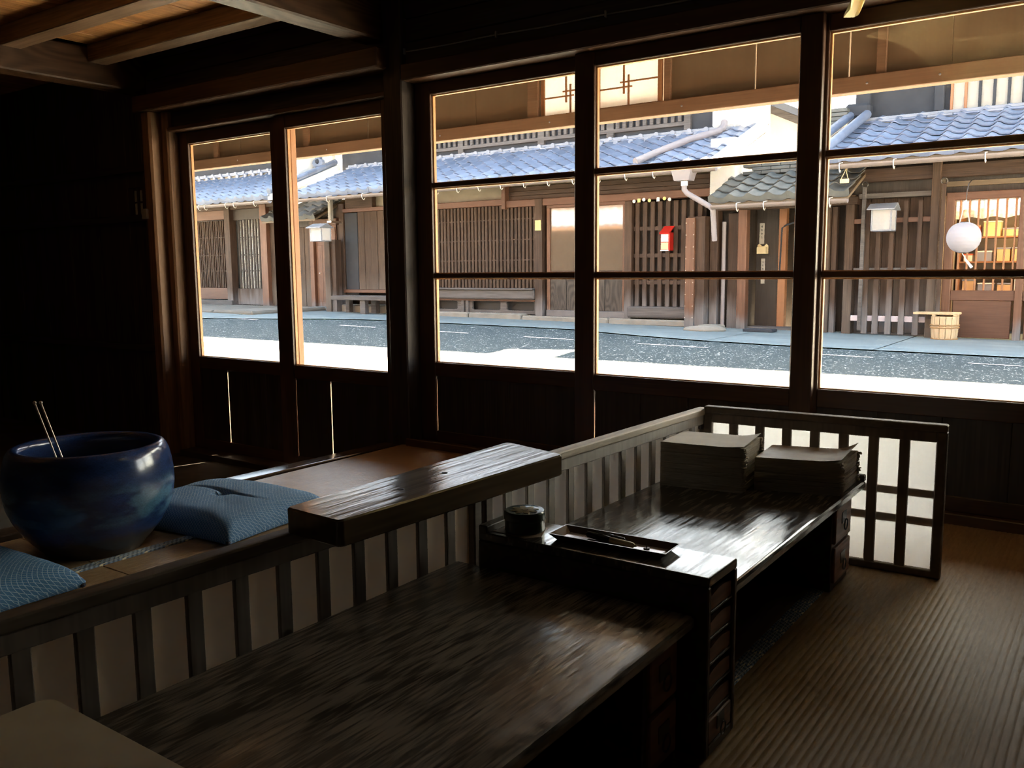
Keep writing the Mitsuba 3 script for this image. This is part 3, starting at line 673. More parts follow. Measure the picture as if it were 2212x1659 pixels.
def cushion(label, cx, cy, lx, ly, h, rot, seed):
    c = thing('floor_cushion', label, 'cushion', 'blue floor cushions by the brazier')
    n = 56; u = np.linspace(-1, 1, n); U, V = np.meshgrid(u, u)
    e = (1 - np.abs(U) ** 8) * (1 - np.abs(V) ** 8)
    prof = np.clip(e, 0, 1) ** 0.30
    puff = 0.80 + 0.22 * (1 - (U ** 2 + V ** 2) / 2) - 0.30 * np.exp(-(U ** 2 + V ** 2) / 0.010) - 0.08 * np.exp(-(U ** 2 + V ** 2) / 0.15)
    crease = 0.20 * np.exp(-((V - 0.08 - 0.06 * np.sin(U * 4 + seed)) / 0.030) ** 2) * np.clip(0.9 - np.abs(U), 0, 1)
    nz = meshkit.fbm(np.stack([U * 2.4 + seed, V * 2.4, U * 0], -1), 3, seed) - 0.5
    zt = h * prof * (puff - crease + 0.10 * nz)
    zb = 0.012 * (1 - prof)
    pin = 1 - 0.05 * (1 - np.abs(U)) * np.abs(V) ** 4
    X, Y = U * lx / 2 * (1 - 0.04 * (1 - V ** 2)), V * ly / 2 * (1 - 0.04 * (1 - U ** 2))
    top = np.stack([X, Y, np.maximum(zt, zb + 0.001) + 0.008], -1).reshape(-1, 3); bot = np.stack([X * .97, Y * .97, zb * 0 + 0.004 * (1 - prof)], -1).reshape(-1, 3)
    q = np.array([[a * n + b, a * n + b + 1, (a + 1) * n + b + 1, (a + 1) * n + b] for a in range(n - 1) for b in range(n - 1)])
    f = np.vstack([q[:, [0, 1, 2]], q[:, [0, 2, 3]]]); k = n * n
    bnd = [i for i in range(n)] + [a * n + n - 1 for a in range(1, n)] + [(n - 1) * n + i for i in range(n - 2, -1, -1)] + [a * n for a in range(n - 2, 0, -1)]
    rim = []
    for a, b in zip(bnd, bnd[1:] + bnd[:1]):
        rim += [[a, k + b, b], [a, k + a, k + b]]
    m = trimesh.Trimesh(np.vstack([top, bot]), np.vstack([f, f[:, ::-1] + k, rim]), process=False)
    m = moved(rotz(m, rot), cx, cy, 0.0008); add('cover', m, CUSHION, c, smooth=True)
    R = trimesh.transformations.rotation_matrix(math.radians(rot), [0, 0, 1])
    def loc(x, y, z):
        q_ = R[:3, :3] @ [x, y, z]; return [q_[0] + cx, q_[1] + cy, q_[2]]
    zc = float(zt[n // 2, n // 2]) + 0.009
    add('centre_tuft', tube([loc(-0.035, 0.004, zc + .022), loc(-0.012, 0.0, zc + 0.003), loc(0.012, 0.0, zc + .003), loc(0.04, -0.006, zc + .024)], 0.0014, 6), THREAD, c)
    for sx, sy in ((-1, -1), (1, -1), (1, 1), (-1, 1)):
        tb = trimesh.creation.icosphere(1, 0.008); tb.apply_translation(loc(sx * lx * 0.488, sy * ly * 0.488, 0.012)); add('corner_tuft', tb, THREAD, c)
cushion('blue patterned floor cushion between the brazier and the dark counter plank', -2.545, 1.845, 0.56, 0.46, 0.085, 5, 3)
cushion('blue patterned floor cushion on the near side of the brazier', -2.545, 0.905, 0.58, 0.56, 0.080, 3, 7)

# cream table corner in front
tb = thing('side_table', 'pale cream topped low table in the near left corner', 'table')
ptop = sg.Polygon([(-1.00, 0.475), (-0.40, 0.475), (-0.40, -0.25), (-1.00, -0.25)]).buffer(-0.02).buffer(0.02)
add('table_top', rotz(prism(np.array(ptop.exterior.coords)[:-1], 0.352, 0.362), 0, (0, 0, 0)), CREAM, tb)
for x, y in ((-0.97, 0.44), (-0.43, 0.44), (-0.43, -0.22), (-0.97, -0.22)):
    add('leg', cbox(x - .012, x + .012, y - .012, y + .012, 0.262 if (y > 0.02 and x < -0.6) else 0, 0.352), STEEL, tb)

# ================================================================ OUTSIDE
def gz(x, y):
    x, y = np.asarray(x, float), np.asarray(y, float)
    return -0.20 + 0.19 * np.clip((y - 3.5) / 6.0, 0, 1) + np.clip((y - 8.0) / 2.0, 0, 1) * (-0.011 * (x + 4.5))

def ground_mesh(poly, dz=0.0, step=0.5, thick=0.0):
    m = trimesh.creation.extrude_polygon(sg.Polygon(poly), 0.1, engine='earcut')
    pts, tri = trimesh.creation.triangulate_polygon(sg.Polygon(poly), engine='earcut')
    m = trimesh.Trimesh(np.c_[pts, np.zeros(len(pts))], tri, process=False).subdivide_to_size(step)
    m.vertices[:, 2] = gz(m.vertices[:, 0], m.vertices[:, 1]) + dz
    if m.face_normals[:, 2].mean() < 0: m.invert()
    return m
EDGE = [(-24, 9.5), (-13, 9.35), (-11.6, 9.7), (-10, 10.35), (-6.4, 10.4), (-5.2, 10.0), (-4.2, 9.75), (-3.1, 9.65), (-0.8, 9.7), (5, 9.8)]
rd = thing('road', kind='structure')
add('asphalt', ground_mesh([(-24, 3.36), (5, 3.36)] + EDGE[::-1]), ASPH, rd, smooth=True)
wk = np.random.default_rng(2)
for x0, x1 in ((-12.6, -11.9), (-9.86, -9.07), (-7.86, -7.28), (-6.34, -5.58), (-4.68, -3.80), (-2.69, -2.05), (-1.21, -0.55)):
    ym = 9.16 - 0.048 * (x0 + 6)
    add('dash', ground_mesh([(x0, ym + .02), (x1, ym - 0.048 * (x1 - x0) + .02), (x1, ym - 0.048 * (x1 - x0) + 0.075), (x0, ym + 0.075)], 0.004), PAINT, rd)
add('base', ground_mesh([(-24, 3.36), (5, 3.36), (5, 12.6), (-24, 12.6)], -0.02, 1.0), CONC, rd)
pv = thing('pavement', kind='structure')
for i, (a, b) in enumerate(((-24, -13.0), (-13.0, -9.2), (-9.2, -6.3), (-6.3, -4.1), (-4.1, -2.2), (-2.2, 0.2), (0.2, 5))):
    ex = np.array(EDGE)
    xs = np.linspace(a + 0.008, b - 0.008, 8); ye = np.interp(xs, ex[:, 0], ex[:, 1])
    add('slab', ground_mesh([(x, y) for x, y in zip(xs, ye)] + [(b - .008, 12.4), (a + .008, 12.4)], 0.012), CONC, pv, smooth=True)
for x0, x1 in ((-18, -15.6), (-15.58, -13.9), (-13.88, -12.75)):
    add('curb', cbox(x0, x1, 10.05, 11.9, 0.02, 0.155, 0.03), CURB, pv)

# ---------------------------------------------------------------- the hanging wall and eaves of this house
wo = thing('wall_outside', kind='structure')
HY0 = 4.30
add('rail', cbox(-17.0, 3.0, HY0 - 0.03, HY0 + 0.04, 1.634, 1.706, 0.003), HANGX, wo)
cuts = [-17.0, -16, -15, -14, -13, -12, -11, -10, -9.0, -8.2, -7.4, -6.6, -5.493, -4.95, -4.1867, -3.75, -3.2916, -2.83, None, -2.06, -1.579, -1.1379, -0.711, -0.1, 0.6, 1.4, 2.2, 3.0]
for a, b in zip(cuts[:-1], cuts[1:]):
    if a is None or b is None: continue
    g = lambda v: 0.004 if v in (-4.1867, -1.579, -1.1379) else 0.0008
    add('board', cbox(a + g(a), b - g(b), HY0, HY0 + 0.014, 1.70, 2.17, 0.001), HANG, wo)
add('board', box(-2.83, -2.06, HY0, HY0 + 0.014, 2.11, 2.17), HANG, wo)
for a, b in ((-5.79, -5.74), (-4.79, -4.737), (-2.905, -2.835), (-2.055, -2.018), (-1.015, -0.974), (0.1, 0.15), (-6.8, -6.75)):
    add('batten', cbox(a, b, HY0 - 0.022, HY0, 1.705, 2.18, 0.002), HANGX, wo)
for x in (-6.1, -5.5, -4.55, -4.0, -3.55, -2.75, -1.95, -1.05, -0.75):
    add('nail', lathe([(0, 0), (0.006, 0), (0.004, 0.004), (0, 0.005)], 8).apply_transform(trimesh.transformations.rotation_matrix(math.pi / 2, [1, 0, 0])).apply_translation([x, HY0 - 0.03, 1.668]), PIPE, wo)
w2 = thing('window_2', kind='structure')
for k, (a, b, yy) in enumerate(((-2.825, -2.44, HY0 - 0.004), (-2.458, -2.066, HY0 - 0.022))):
    z0, z1 = 1.690, 2.11
    fr = [cbox(a, a + .024, yy, yy + .016, z0, z1, .002), cbox(b - .024, b, yy, yy + .016, z0, z1, .002)]
    for f_ in fr: add('sash_stile', f_, ORANGE, w2)
    add('sash_rail', cbox(a + .024, b - .024, yy, yy + .016, z0, z0 + .020, .002), ORANGE, w2)
    add('sash_rail', cbox(a + .024, b - .024, yy, yy + .016, z1 - .16, z1 - .14, .002), ORANGE, w2)
    add('sash_rail', cbox(a + .024, b - .024, yy, yy + .016, z1 - .02, z1, .002), ORANGE, w2)
    add('paper', box(a + .02, b - .02, yy + .010, yy + .0105, z0 + .01, z1 - .01), WPAPER, w2)
    ms = ORANGE
    c = (a + b) / 2
    add('muntin', cbox(c - .032, c - .022, yy + .002, yy + .010, 1.77, 1.96, .001), ms, w2)
    add('muntin', cbox(c - .004, c + .006, yy + .002, yy + .010, 1.70, 1.865, .001), ms, w2)
    add('muntin', cbox(a + .02, c + .022, yy + .003, yy + .011, 1.800, 1.808, .001), ms, w2)
    add('muntin', cbox(c - .05, b - .02, yy + .003, yy + .011, 1.826, 1.834, .001), ms, w2)
ev = thing('roof_eaves', kind='structure')
add('eave_deck', yprism([(3.30, 2.68), (5.05, 1.80), (5.05, 1.84), (3.30, 2.74)], -17.0, 3.0), HANGX, ev)
xs_ = np.linspace(-17.0, 3.0, 80 * 6 + 1); ys_ = np.linspace(4.22, 5.08, 12)
XX, YY = np.meshgrid(xs_, ys_)
ZZ = 1.90 + (5.0 - YY) * 0.51 + 0.03 + 0.024 * np.sin(XX * 2 * np.pi / 0.25) + 0.02 * ((YY - 5.0) / -0.245 % 1.0 < 0.5)
nx_ = len(xs_); fq = np.array([[a * nx_ + b, a * nx_ + b + 1, (a + 1) * nx_ + b + 1, (a + 1) * nx_ + b] for a in range(len(ys_) - 1) for b in range(nx_ - 1)])
add('tiling', (np.stack([XX, YY, ZZ], -1).reshape(-1, 3), fq), TILE, ev)
add('roof_slab', box(-17.0, 3.0, -3.2, 4.15, 2.62, 2.72), DKX, ev)
for i in range(46):
    add('upper_board', box(-17.0 + i * .435, -16.57 + i * .435, 4.14, 4.20 + .01 * (i % 2), 2.2, 4.3), FBOARD, ev)
add('upper_eave', yprism([(-3.2, 6.2), (5.2, 4.15), (5.2, 4.05), (-3.2, 6.1)], -17.0, 3.0), TILE, ev)

# ---------------------------------------------------------------- roof tiles
PX, EX = 0.25, 0.245                                          # pitch along the eave, exposed length up the slope
def wave(t):
    return 0.024 * np.sin(2 * np.pi * t + 0.6) + 0.008 * np.sin(4 * np.pi * t)
def tile_mesh(eave=False, n=9):
    t = np.linspace(-0.03, 1.06, n); x = t * PX; z = wave(t)
    L, th = 0.30, 0.016
    v = []
    for (yy, dz) in ((0.0, 0.030), (L, 0.002)):               # y: up the slope; the lower end lies on the next tile
        v += [[a, yy, b + dz] for a, b in zip(x, z)]
    for (yy, dz) in ((0.0, 0.030 - th), (L, 0.002 - th)):
        v += [[a, yy, b + dz] for a, b in zip(x, z)]
    f = []
    for i in range(n - 1):
        f += [[i, i + 1, n + i + 1], [i, n + i + 1, n + i]]
        f += [[2 * n + i, 3 * n + i + 1, 2 * n + i + 1], [2 * n + i, 3 * n + i, 3 * n + i + 1]]
        f += [[i, 2 * n + i + 1, i + 1], [i, 2 * n + i, 2 * n + i + 1]]
    for a in (0, n - 1):
        f += [[a, n + a, 3 * n + a], [a, 3 * n + a, 2 * n + a]]
    if eave:
        k = len(v)
        for a, b in zip(x, z):
            v.append([a, -0.004, b + 0.031])
        for a, b in zip(x, z):
            v.append([a, -0.004, -0.052 + 0.45 * b])
        for a, b in zip(x, z):
            v.append([a, 0.010, b + 0.031])
        for a, b in zip(x, z):
            v.append([a, 0.010, -0.052 + 0.45 * b])
        for i in range(n - 1):
            f += [[k + i, k + n + i + 1, k + i + 1], [k + i, k + n + i, k + n + i + 1]]
            f += [[k + 2 * n + i, k + 2 * n + i + 1, k + 3 * n + i + 1], [k + 2 * n + i, k + 3 * n + i + 1, k + 3 * n + i]]
            f += [[k + n + i, k + 3 * n + i + 1, k + n + i + 1], [k + n + i, k + 3 * n + i, k + 3 * n + i + 1]]
    return trimesh.Trimesh(v, f, process=False)
T_MAIN, T_EAVE = mikit.ply(tile_mesh(), TILE, smooth=40), mikit.ply(tile_mesh(True), TILE, smooth=40)
T_MOSS, T_MOSSE = mikit.ply(tile_mesh(), TILEG, smooth=40), mikit.ply(tile_mesh(True), TILEG, smooth=40)
def tiled_roof(h, x0, x1, ya, za, yb, zb, moss=False, seed=0, most=299):
    """lay tiles from the eave (ya, za) up to (yb, zb) between x0 and x1"""
    rn = random.Random(seed)
    sl = math.degrees(math.atan2(zb - za, yb - ya)); L = math.hypot(yb - ya, zb - za)
    ncol = max(1, int(round((x1 - x0) / PX))); nrow = int(math.ceil((L - 0.05) / EX))
    A, B = (T_MOSS, T_MOSSE) if moss else (T_MAIN, T_EAVE)
    cs, sn = math.cos(math.radians(sl)), math.sin(math.radians(sl))
    for r in range(nrow):
        for c in range(ncol):
            d = r * EX
            x, y, z = x0 + c * PX, ya + d * cs, za + d * sn
            put('eave_tile' if r == 0 else 'roof_tile', B if r == 0 else A,
                T().translate([x + rn.uniform(-.003, .003), y + rn.uniform(-.005, .005), z]).rotate([1, 0, 0], sl + rn.uniform(-.4, .4)).rotate([0, 0, 1], rn.uniform(-.6, .6)), h)
    add('roof_deck', yprism([(ya + 0.03, za - 0.045), (yb, zb - 0.045), (yb, zb - 0.09), (ya + 0.03, za - 0.08)], x0, x0 + ncol * PX), SOFFIT, h)
    return x0, x0 + ncol * PX
def gutter(h, x0, x1, y, z, hooks):
    a = np.linspace(math.pi, 2 * math.pi, 9)
    o = [(y + 0.05 * math.cos(t), z + 0.05 * math.sin(t)) for t in a]; i_ = [(y + 0.045 * math.cos(t), z + 0.045 * math.sin(t)) for t in a[::-1]]
    g = add('gutter', yprism(o + i_, x0, x1), GUTTER, h)
    for x in hooks:
        add('bracket', tube([(x, y + 0.09, z + 0.03), (x, y - 0.045, z + 0.012), (x, y - 0.056, z - 0.02), (x, y - 0.035, z - 0.075), (x, y - 0.005, z - 0.09), (x, y + 0.02, z - 0.06)], 0.006, 5), HOOK, g)
    return g
DISC = mikit.ply(trimesh.creation.cylinder(0.042, 0.03, sections=14).apply_transform(trimesh.transformations.rotation_matrix(math.pi / 2, [1, 0, 0])), CAPM, smooth=40)
def cap_row(h, x0, x1, y, z, step=0.27, discs=True):
    add('ridge_mortar', cbox(x0, x1, y - 0.16, y + 0.02, z - 0.10, z - 0.045, 0.01), BPLAS, h)
    n = int((x1 - x0) / 0.30)
    for k in range(n):
        a = x0 + k * (x1 - x0) / n
        add('ridge_tile', cbox(a + .003, a + (x1 - x0) / n - .003, y - 0.19, y + 0.02, z - 0.048, z - 0.02, 0.008), CAPM if k % 2 else TILE, h)
    add('ridge_line', cbox(x0, x1, y - 0.13, y + 0.02, z - 0.02, z + 0.03, 0.012), CAPM, h)
    if discs:
        x = x0 + 0.1
        while x < x1 - 0.05:
            put('disc_tile', DISC, T().translate([x, y - 0.20, z - 0.075]), h)
            put('disc_tile', DISC, T().translate([x + step / 2, y - 0.14, z + 0.0]), h)
            x += step

def lattice(h, x0, x1, y, z0, z1, n, w, dep, rails, m_s, m_r, behind=None, rail_h=0.02, rail_front=False, name='lattice'):
    L = f'{h}__{name}'; L = keyname(name, h)
    pitch = (x1 - x0) / n
    sh_ = mikit.ply(cbox(0, w, 0, dep, z0, z1, 0.004), m_s)
    for k in range(n):
        put('slat', sh_, T().translate([x0 + (k + 0.5) * pitch - w / 2, y + 0.004 * ((k * 7) % 3), 0]), L)
    for z in rails:
        add('cross_rail', cbox(x0, x1, y + dep * (0.35 if not rail_front else -0.3), y + dep * (0.9 if not rail_front else 0.1), z - rail_h / 2, z + rail_h / 2, 0.002), m_r, L)
    if behind:
        add('backing', box(x0, x1, y + dep + 0.05, y + dep + 0.07, z0, z1), behind, L)
    return L

# ---------------------------------------------------------------- left house
h1 = thing('house', 'old timber house with fine lattice doors, leftmost across the street', 'house')
tiled_roof(h1, -19.3, -13.3, 11.0, 2.235, 12.75, 2.93, seed=1)
cap_row(h1, -19.3, -13.4, 12.78, 2.99)
gutter(h1, -19.3, -13.2, 10.93, 2.15, [-17 + 0.85 * k for k in range(5)] + [-15.1, -14.2, -13.6])
add('verge', yprism([(11.0, 2.17), (12.75, 2.86), (12.75, 2.97), (11.0, 2.28)], -13.34, -13.2), WPLAS, h1)
add('verge_ridge', tube([(-13.28, 10.98, 2.33), (-13.28, 12.7, 3.02)], 0.06, 10), TILE, h1, smooth=40)
orn = []
o_ = sg.Point(0, 0.10).buffer(0.10).union(sg.Point(-0.11, 0.0).buffer(0.09)).union(sg.Point(0.11, 0.0).buffer(0.09)).union(sg.box(-0.06, -0.16, 0.06, 0.1)).difference(sg.Point(0, -0.15).buffer(0.035))
oni = add('ridge_ornament', moved(xprism(shapely.affinity.scale(o_, .72, .8, origin=(0, 0)), 0, 0.07), -13.38, 12.30, 2.97), TILE, h1)
add('boss', moved(lathe([(0, 0), (0.05, 0), (0.035, 0.03), (0, 0.04)], 14).apply_transform(trimesh.transformations.rotation_matrix(math.pi / 2, [1, 0, 0])), -13.38, 12.30, 3.0), GPLAS, oni)
add('upper_wall', box(-19.5, -13.6, 12.80, 13.0, 2.4, 3.85), GPLAS, h1)
add('roof', yprism([(12.2, 3.62), (14.4, 4.30), (14.4, 4.42), (12.2, 3.74)], -20, -12.6), TILE, h1)
add('side_wall', box(-13.75, -13.6, 11.9, 14.4, 0, 3.8), WPLAS, h1)
add('back_wall', box(-19.5, -13.6, 12.3, 12.4, -0.1, 2.55), FDARK, h1)
add('eave_beam', cbox(-17.3, -13.9, 11.86, 12.0, 2.14, 2.30, .005), FH, h1)
add('plaster_band', box(-17.3, -13.9, 11.98, 12.05, 2.2, 2.45), BPLAS, h1)
add('header', cbox(-17.05, -15.62, 11.87, 11.97, 1.95, 2.14, .005), FRED, h1)
lattice(h1, -16.92, -15.79, 11.89, 0.51, 1.93, 22, 0.026, 0.03, (0.87, 1.20, 1.58), FV, FV, FDARK)
add('door_stile', cbox(-17.05, -16.92, 11.87, 11.96, 0.2, 1.95, .004), FREDV, h1)
add('lower_board', cbox(-16.92, -15.79, 11.88, 11.95, 0.27, 0.51, .004), FRED, h1)
add('sill', cbox(-17.05, -15.6, 11.80, 12.0, 0.11, 0.25, .01), FGREY, h1)
add('post', cbox(-15.78, -15.60, 11.83, 12.0, 0.08, 2.2, .006), FV, h1)
lt = lattice(h1, -15.52, -14.70, 11.95, 0.50, 1.92, 9, 0.045, 0.03, (0.87, 1.20, 1.56), FDARK, FDARK, None)
add('paper_backing', box(-15.52, -14.70, 11.984, 11.988, 0.50, 1.92), WHITE, lt)
add('lower_board', cbox(-15.56, -14.68, 11.93, 12.0, 0.16, 0.50, .004), FV, h1)
add('header', cbox(-15.60, -14.65, 11.93, 12.0, 1.92, 2.14, .004), FDARK, h1)
add('post', cbox(-14.65, -14.45, 11.84, 12.0, 0.08, 2.2, .006), FREDV, h1)
for k in range(3):
    add('wall_board', cbox(-14.45 + k * .18, -14.275 + k * .18, 11.93, 11.97, 0.1, 2.2, .003), FBOARD, h1)

# ---------------------------------------------------------------- small gateway between the houses
gt = thing('side_gateway', 'small tiled gateway with a red brown plank door between two houses', 'gate')
tiled_roof(gt, -14.0, -12.5, 11.35, 1.86, 12.2, 2.26, True, 6)
add('fence_beam', cbox(-14.0, -13.1, 11.86, 11.98, 1.70, 1.84, .005), FDARK, gt)
for k in range(4):
    add('fence_board', cbox(-13.93 + k * .178, -13.756 + k * .178, 11.9 + .006 * (k % 2), 11.94, 0.1, 1.72, .003), FBOARD, gt)
add('post', cbox(-13.21, -13.10, 11.86, 11.98, 0.05, 1.82, .005), FREDV, gt)
dd = add('door', cbox(-13.09, -12.52, 11.92, 11.94, 0.15, 1.72, .003), FREDV, gt)
for k in range(4):
    add('plank', cbox(-13.03 + k * .128, -12.905 + k * .128, 11.905, 11.922, 0.26, 1.34, .003), FREDV, dd)
add('top_panel', cbox(-13.03, -12.54, 11.905, 11.922, 1.42, 1.68, .003), FREDV, dd)
add('latch', lathe([(0, 0), (0.018, 0), (0.012, 0.02), (0, 0.02)], 12, (-12.98, 11.895, 0.80)), STEEL, dd)
add('header', cbox(-13.1, -12.45, 11.86, 11.98, 1.72, 1.84, .004), FRED, gt)
add('light_stop', box(-14.0, -12.2, 12.2, 12.26, -0.1, 2.2), FDARK, gt)  # dark sheet added behind the gateway to stop sunlight leaking through the gaps
add('side_board', box(-12.53, -12.22, 11.95, 12.0, 0.0, 2.1), FV, gt)
add('threshold', cbox(-13.1, -12.45, 11.8, 12.0, 0.08, 0.16, .01), CONC, gt)
wlmp = thing('wall_lantern', 'square white glazed street lantern with a small pitched roof on the gateway post', 'lantern')
def box_lantern(t, x0, x1, y0, y1, z0, z1):
    for a in (x0, x1 - 0.018):
        for b in (y0, y1 - 0.018):
            add('corner_bar', box(a, a + .018, b, b + .018, z0, z1), LAMPM, t)
    add('base', cbox(x0, x1, y0, y1, z0 - .015, z0, .003), LAMPM, t)
    add('pane', box(x0 + .018, x1 - .018, y0 + .006, y0 + .012, z0, z1), WPAPER, t)
    add('pane', box(x0 + .006, x0 + .012, y0 + .018, y1 - .018, z0, z1), WPAPER, t)
    add('pane', box(x1 - .012, x1 - .006, y0 + .018, y1 - .018, z0, z1), WPAPER, t)
    add('back', box(x0, x1, y1 - .006, y1, z0, z1), WHITE, t)
    ym = (y0 + y1) / 2
    add('roof', yprism([(y0 - .06, z1), (ym, z1 + .07), (y1 + .02, z1), (y1 + .02, z1 + .014), (ym, z1 + .088), (y0 - .06, z1 + .014)], x0 - .04, x1 + .04), LAMPM, t)
box_lantern(wlmp, -12.34, -12.04, 11.10, 11.34, 1.40, 1.62)
gp = thing('gate_post', 'short weathered timber post standing in front of the gateway', 'post')
add('front_face', cbox(-12.50, -12.36, 11.58, 11.62, -0.05, 1.44, .006), FBOARD, gp)
add('core', cbox(-12.49, -12.25, 11.62, 11.78, -0.05, 1.43, .006), FV, gp)
pp = thing('downpipe', 'pale square downpipe below the gutter above the street lantern', 'pipe')
add('pipe', cbox(-12.12, -12.05, 11.35, 11.42, 1.75, 2.2, .004), STONE, pp)
add('bracket', cbox(-12.14, -12.03, 11.34, 11.6, 1.72, 1.76, .004), STEEL, pp)

# ---------------------------------------------------------------- middle house
h2 = thing('house', 'long timber house with a wide slatted bay and tiled pent roof, middle of the street', 'house')
xa_, xb_ = tiled_roof(h2, -12.75, -4.60, 11.0, 2.205, 12.72, 2.855, seed=2)
cap_row(h2, -12.9, -4.95, 12.78, 2.885)
gutter(h2, -12.75, -4.5, 10.93, 2.13, [-12.5 + 0.86 * k for k in range(4)] + [-9.15 + 0.42 * k for k in range(11)])
add('verge', yprism([(11.0, 2.12), (12.75, 2.80), (12.75, 2.93), (11.0, 2.25)], -4.62, -4.48), WPLAS, h2)
add('upper_wall', box(-13.2, -5.02, 12.80, 13.0, 2.4, 3.85), GPLAS, h2)
add('side_wall', box(-5.14, -5.02, 13.0, 14.4, 0, 3.8), WPLAS, h2)
add('roof', yprism([(12.2, 3.62), (14.4, 4.30), (14.4, 4.42), (12.2, 3.74)], -13.0, -4.58), TILE, h2)
add('shade_roof', yprism([(13.15, 3.90), (14.4, 4.28), (14.4, 4.40), (13.15, 4.02)], -4.58, -3.72), TILE, h2)  # unseen roof piece added to shape the shadow edge on the road
add('shade_roof', yprism([(14.4, 4.28), (15.8, 3.80), (15.8, 3.92), (14.4, 4.40)], -5.3, -2.9), TILE, h2)  # unseen rear slope added to keep sun from passing under the roof
for a, b in ((-11.6, -11.48), (-10.18, -10.06), (-8.45, -8.32), (-7.12, -6.99), (-5.78, -5.67)):
    add('upper_post', cbox(a, b, 12.74, 12.82, 2.86, 3.75, .005), FGREY, h2)
add('upper_sill', cbox(-11.6, -5.70, 12.74, 12.82, 3.0, 3.06, .005), FGREY, h2)
for a, b, n in ((-11.5, -10.2, 11), (-10.05, -8.46, 13), (-8.31, -7.13, 10), (-6.98, -5.79, 10)):
    lattice(h2, a, b, 12.735, 3.06, 3.95, n, 0.06, 0.05, (), FGREY, FGREY, GPLAS, name='upper_lattice')
add('corner_block', cbox(-5.28, -4.92, 12.62, 12.84, 2.90, 3.25, .03), WPLAS, h2)
rp = add('roof_pipe', tube([(-5.03, 12.5, 2.95), (-5.03, 12.45, 2.86), (-5.06, 12.35, 2.80), (-5.35, 11.95, 2.66), (-5.60, 11.4, 2.44), (-5.72, 11.05, 2.30)], 0.05, 10), PIPE, h2, smooth=50)
add('eave_wall', box(-12.3, -4.85, 11.98, 12.06, 1.85, 2.42), BPLAS, h2)
add('rafter_board', cbox(-12.3, -4.9, 11.55, 11.60, 2.26, 2.36, .004), FH, h2)
add('back_wall', box(-12.3, -4.75, 12.25, 12.35, -0.1, 2.5), FDARK, h2)
add('bressummer', cbox(-10.95, -8.5, 11.80, 11.97, 1.885, 1.985, .006), FRED, h2)
add('bressummer', cbox(-8.5, -4.85, 11.82, 11.97, 1.845, 1.955, .006), FRED, h2)
for k in range(3):
    add('eave_plank', cbox(-8.46, -4.85, 11.90 - .012 * (k % 2), 11.98, 1.955 + k * .072, 2.025 + k * .072, .004), FH, h2)
add('short_post', cbox(-8.525, -8.455, 11.78, 11.97, 1.82, 2.22, .005), FRED, h2)
lattice(h2, -10.95, -7.905, 11.87, 0.525, 1.90, 41, 0.048, 0.03, (1.00, 1.33, 1.66), FV, FV, FDARK)
add('sill_beam', cbox(-10.95, -7.90, 11.78, 11.98, 0.36, 0.525, .02), FGREY, h2)
add('sill_cap', cbox(-10.95, -7.90, 11.74, 11.98, 0.515, 0.545, .006), FGREY, h2)
add('rail_below', cbox(-10.95, -7.90, 11.86, 11.98, 0.325, 0.365, .004), FRED, h2)
qf = lambda x0, x1, z0, z1: sg.box(x0 + .04, z0, x1 - .04, z1).union(sg.box(x0, z0 + .035, x1, z1 - .035)).union(sg.Point(x0 + .03, z0 + .035).buffer(.034)).union(sg.Point(x0 + .03, z1 - .035).buffer(.034)).union(sg.Point(x1 - .03, z0 + .035).buffer(.034)).union(sg.Point(x1 - .03, z1 - .035).buffer(.034))
bp = sg.box(-10.95, 0.12, -7.9, 0.33)
for a, b in ((-10.75, -10.16), (-10.08, -9.57), (-9.24, -8.65), (-8.52, -7.97)):
    bp = bp.difference(qf(a, b, 0.175, 0.32))
add('vent_board', xprism(bp, 11.90, 11.94), FGREY, h2)
add('vent_back', box(-10.95, -7.9, 12.02, 12.04, 0.1, 0.34), INK, h2)
for a in (-9.46, -9.36):
    add('vent_post', cbox(a, a + .06, 11.86, 11.93, 0.12, 0.33, .004), FGREY, h2)
for a, b in ((-10.95, -9.2), (-9.18, -8.1), (-8.09, -6.5), (-6.49, -5.2)):
    add('plinth_stone', cbox(a, b, 11.70, 12.0, 0.0, 0.13 if b < -7 else 0.10, .02), STONE, h2)
add('post', cbox(-7.89, -7.75, 11.80, 11.98, 0.08, 1.96, .006), FV, h2)
# glazed door
gd = keyname('glazed_door', h2)
add('stile', cbox(-7.70, -7.64, 11.86, 11.92, 0.15, 1.84, .004), FREDV, gd)
add('stile', cbox(-6.34, -6.29, 11.86, 11.92, 0.15, 1.84, .004), FREDV, gd)
add('stile', cbox(-7.04, -6.96, 11.86, 11.92, 0.15, 1.84, .004), FREDV, gd)
add('top_rail', cbox(-7.70, -6.29, 11.855, 11.925, 1.80, 1.85, .004), FRED, gd)
add('middle_rail', cbox(-7.64, -6.34, 11.86, 11.92, 0.70, 0.82, .004), FH, gd)
add('bottom_rail', cbox(-7.70, -6.29, 11.84, 11.94, 0.10, 0.20, .004), FH, gd)
scene['mat_window_glass'] = {'type': 'twosided', 'bsdf': {'type': 'principled', 'base_color': {'type': 'rgb', 'value': [0.10, 0.07, 0.045]}, 'roughness': 0.05, 'specular': 1.0, 'clearcoat': 1.0}}
for a, b in ((-7.64, -7.04), (-6.96, -6.34)):
    add('glass', box(a, b, 11.89, 11.895, 0.82, 1.80), 'mat_window_glass', gd)
    add('grain_panel', cbox(a, (a + b) / 2 - .003, 11.875, 11.895, 0.20, 0.70, .003), FGRAIN, gd)
    add('grain_panel', cbox((a + b) / 2 + .003, b, 11.875, 11.895, 0.20, 0.70, .003), FGRAIN, gd)
add('post', cbox(-6.29, -6.17, 11.82, 11.98, 0.08, 1.84, .006), FV, h2)
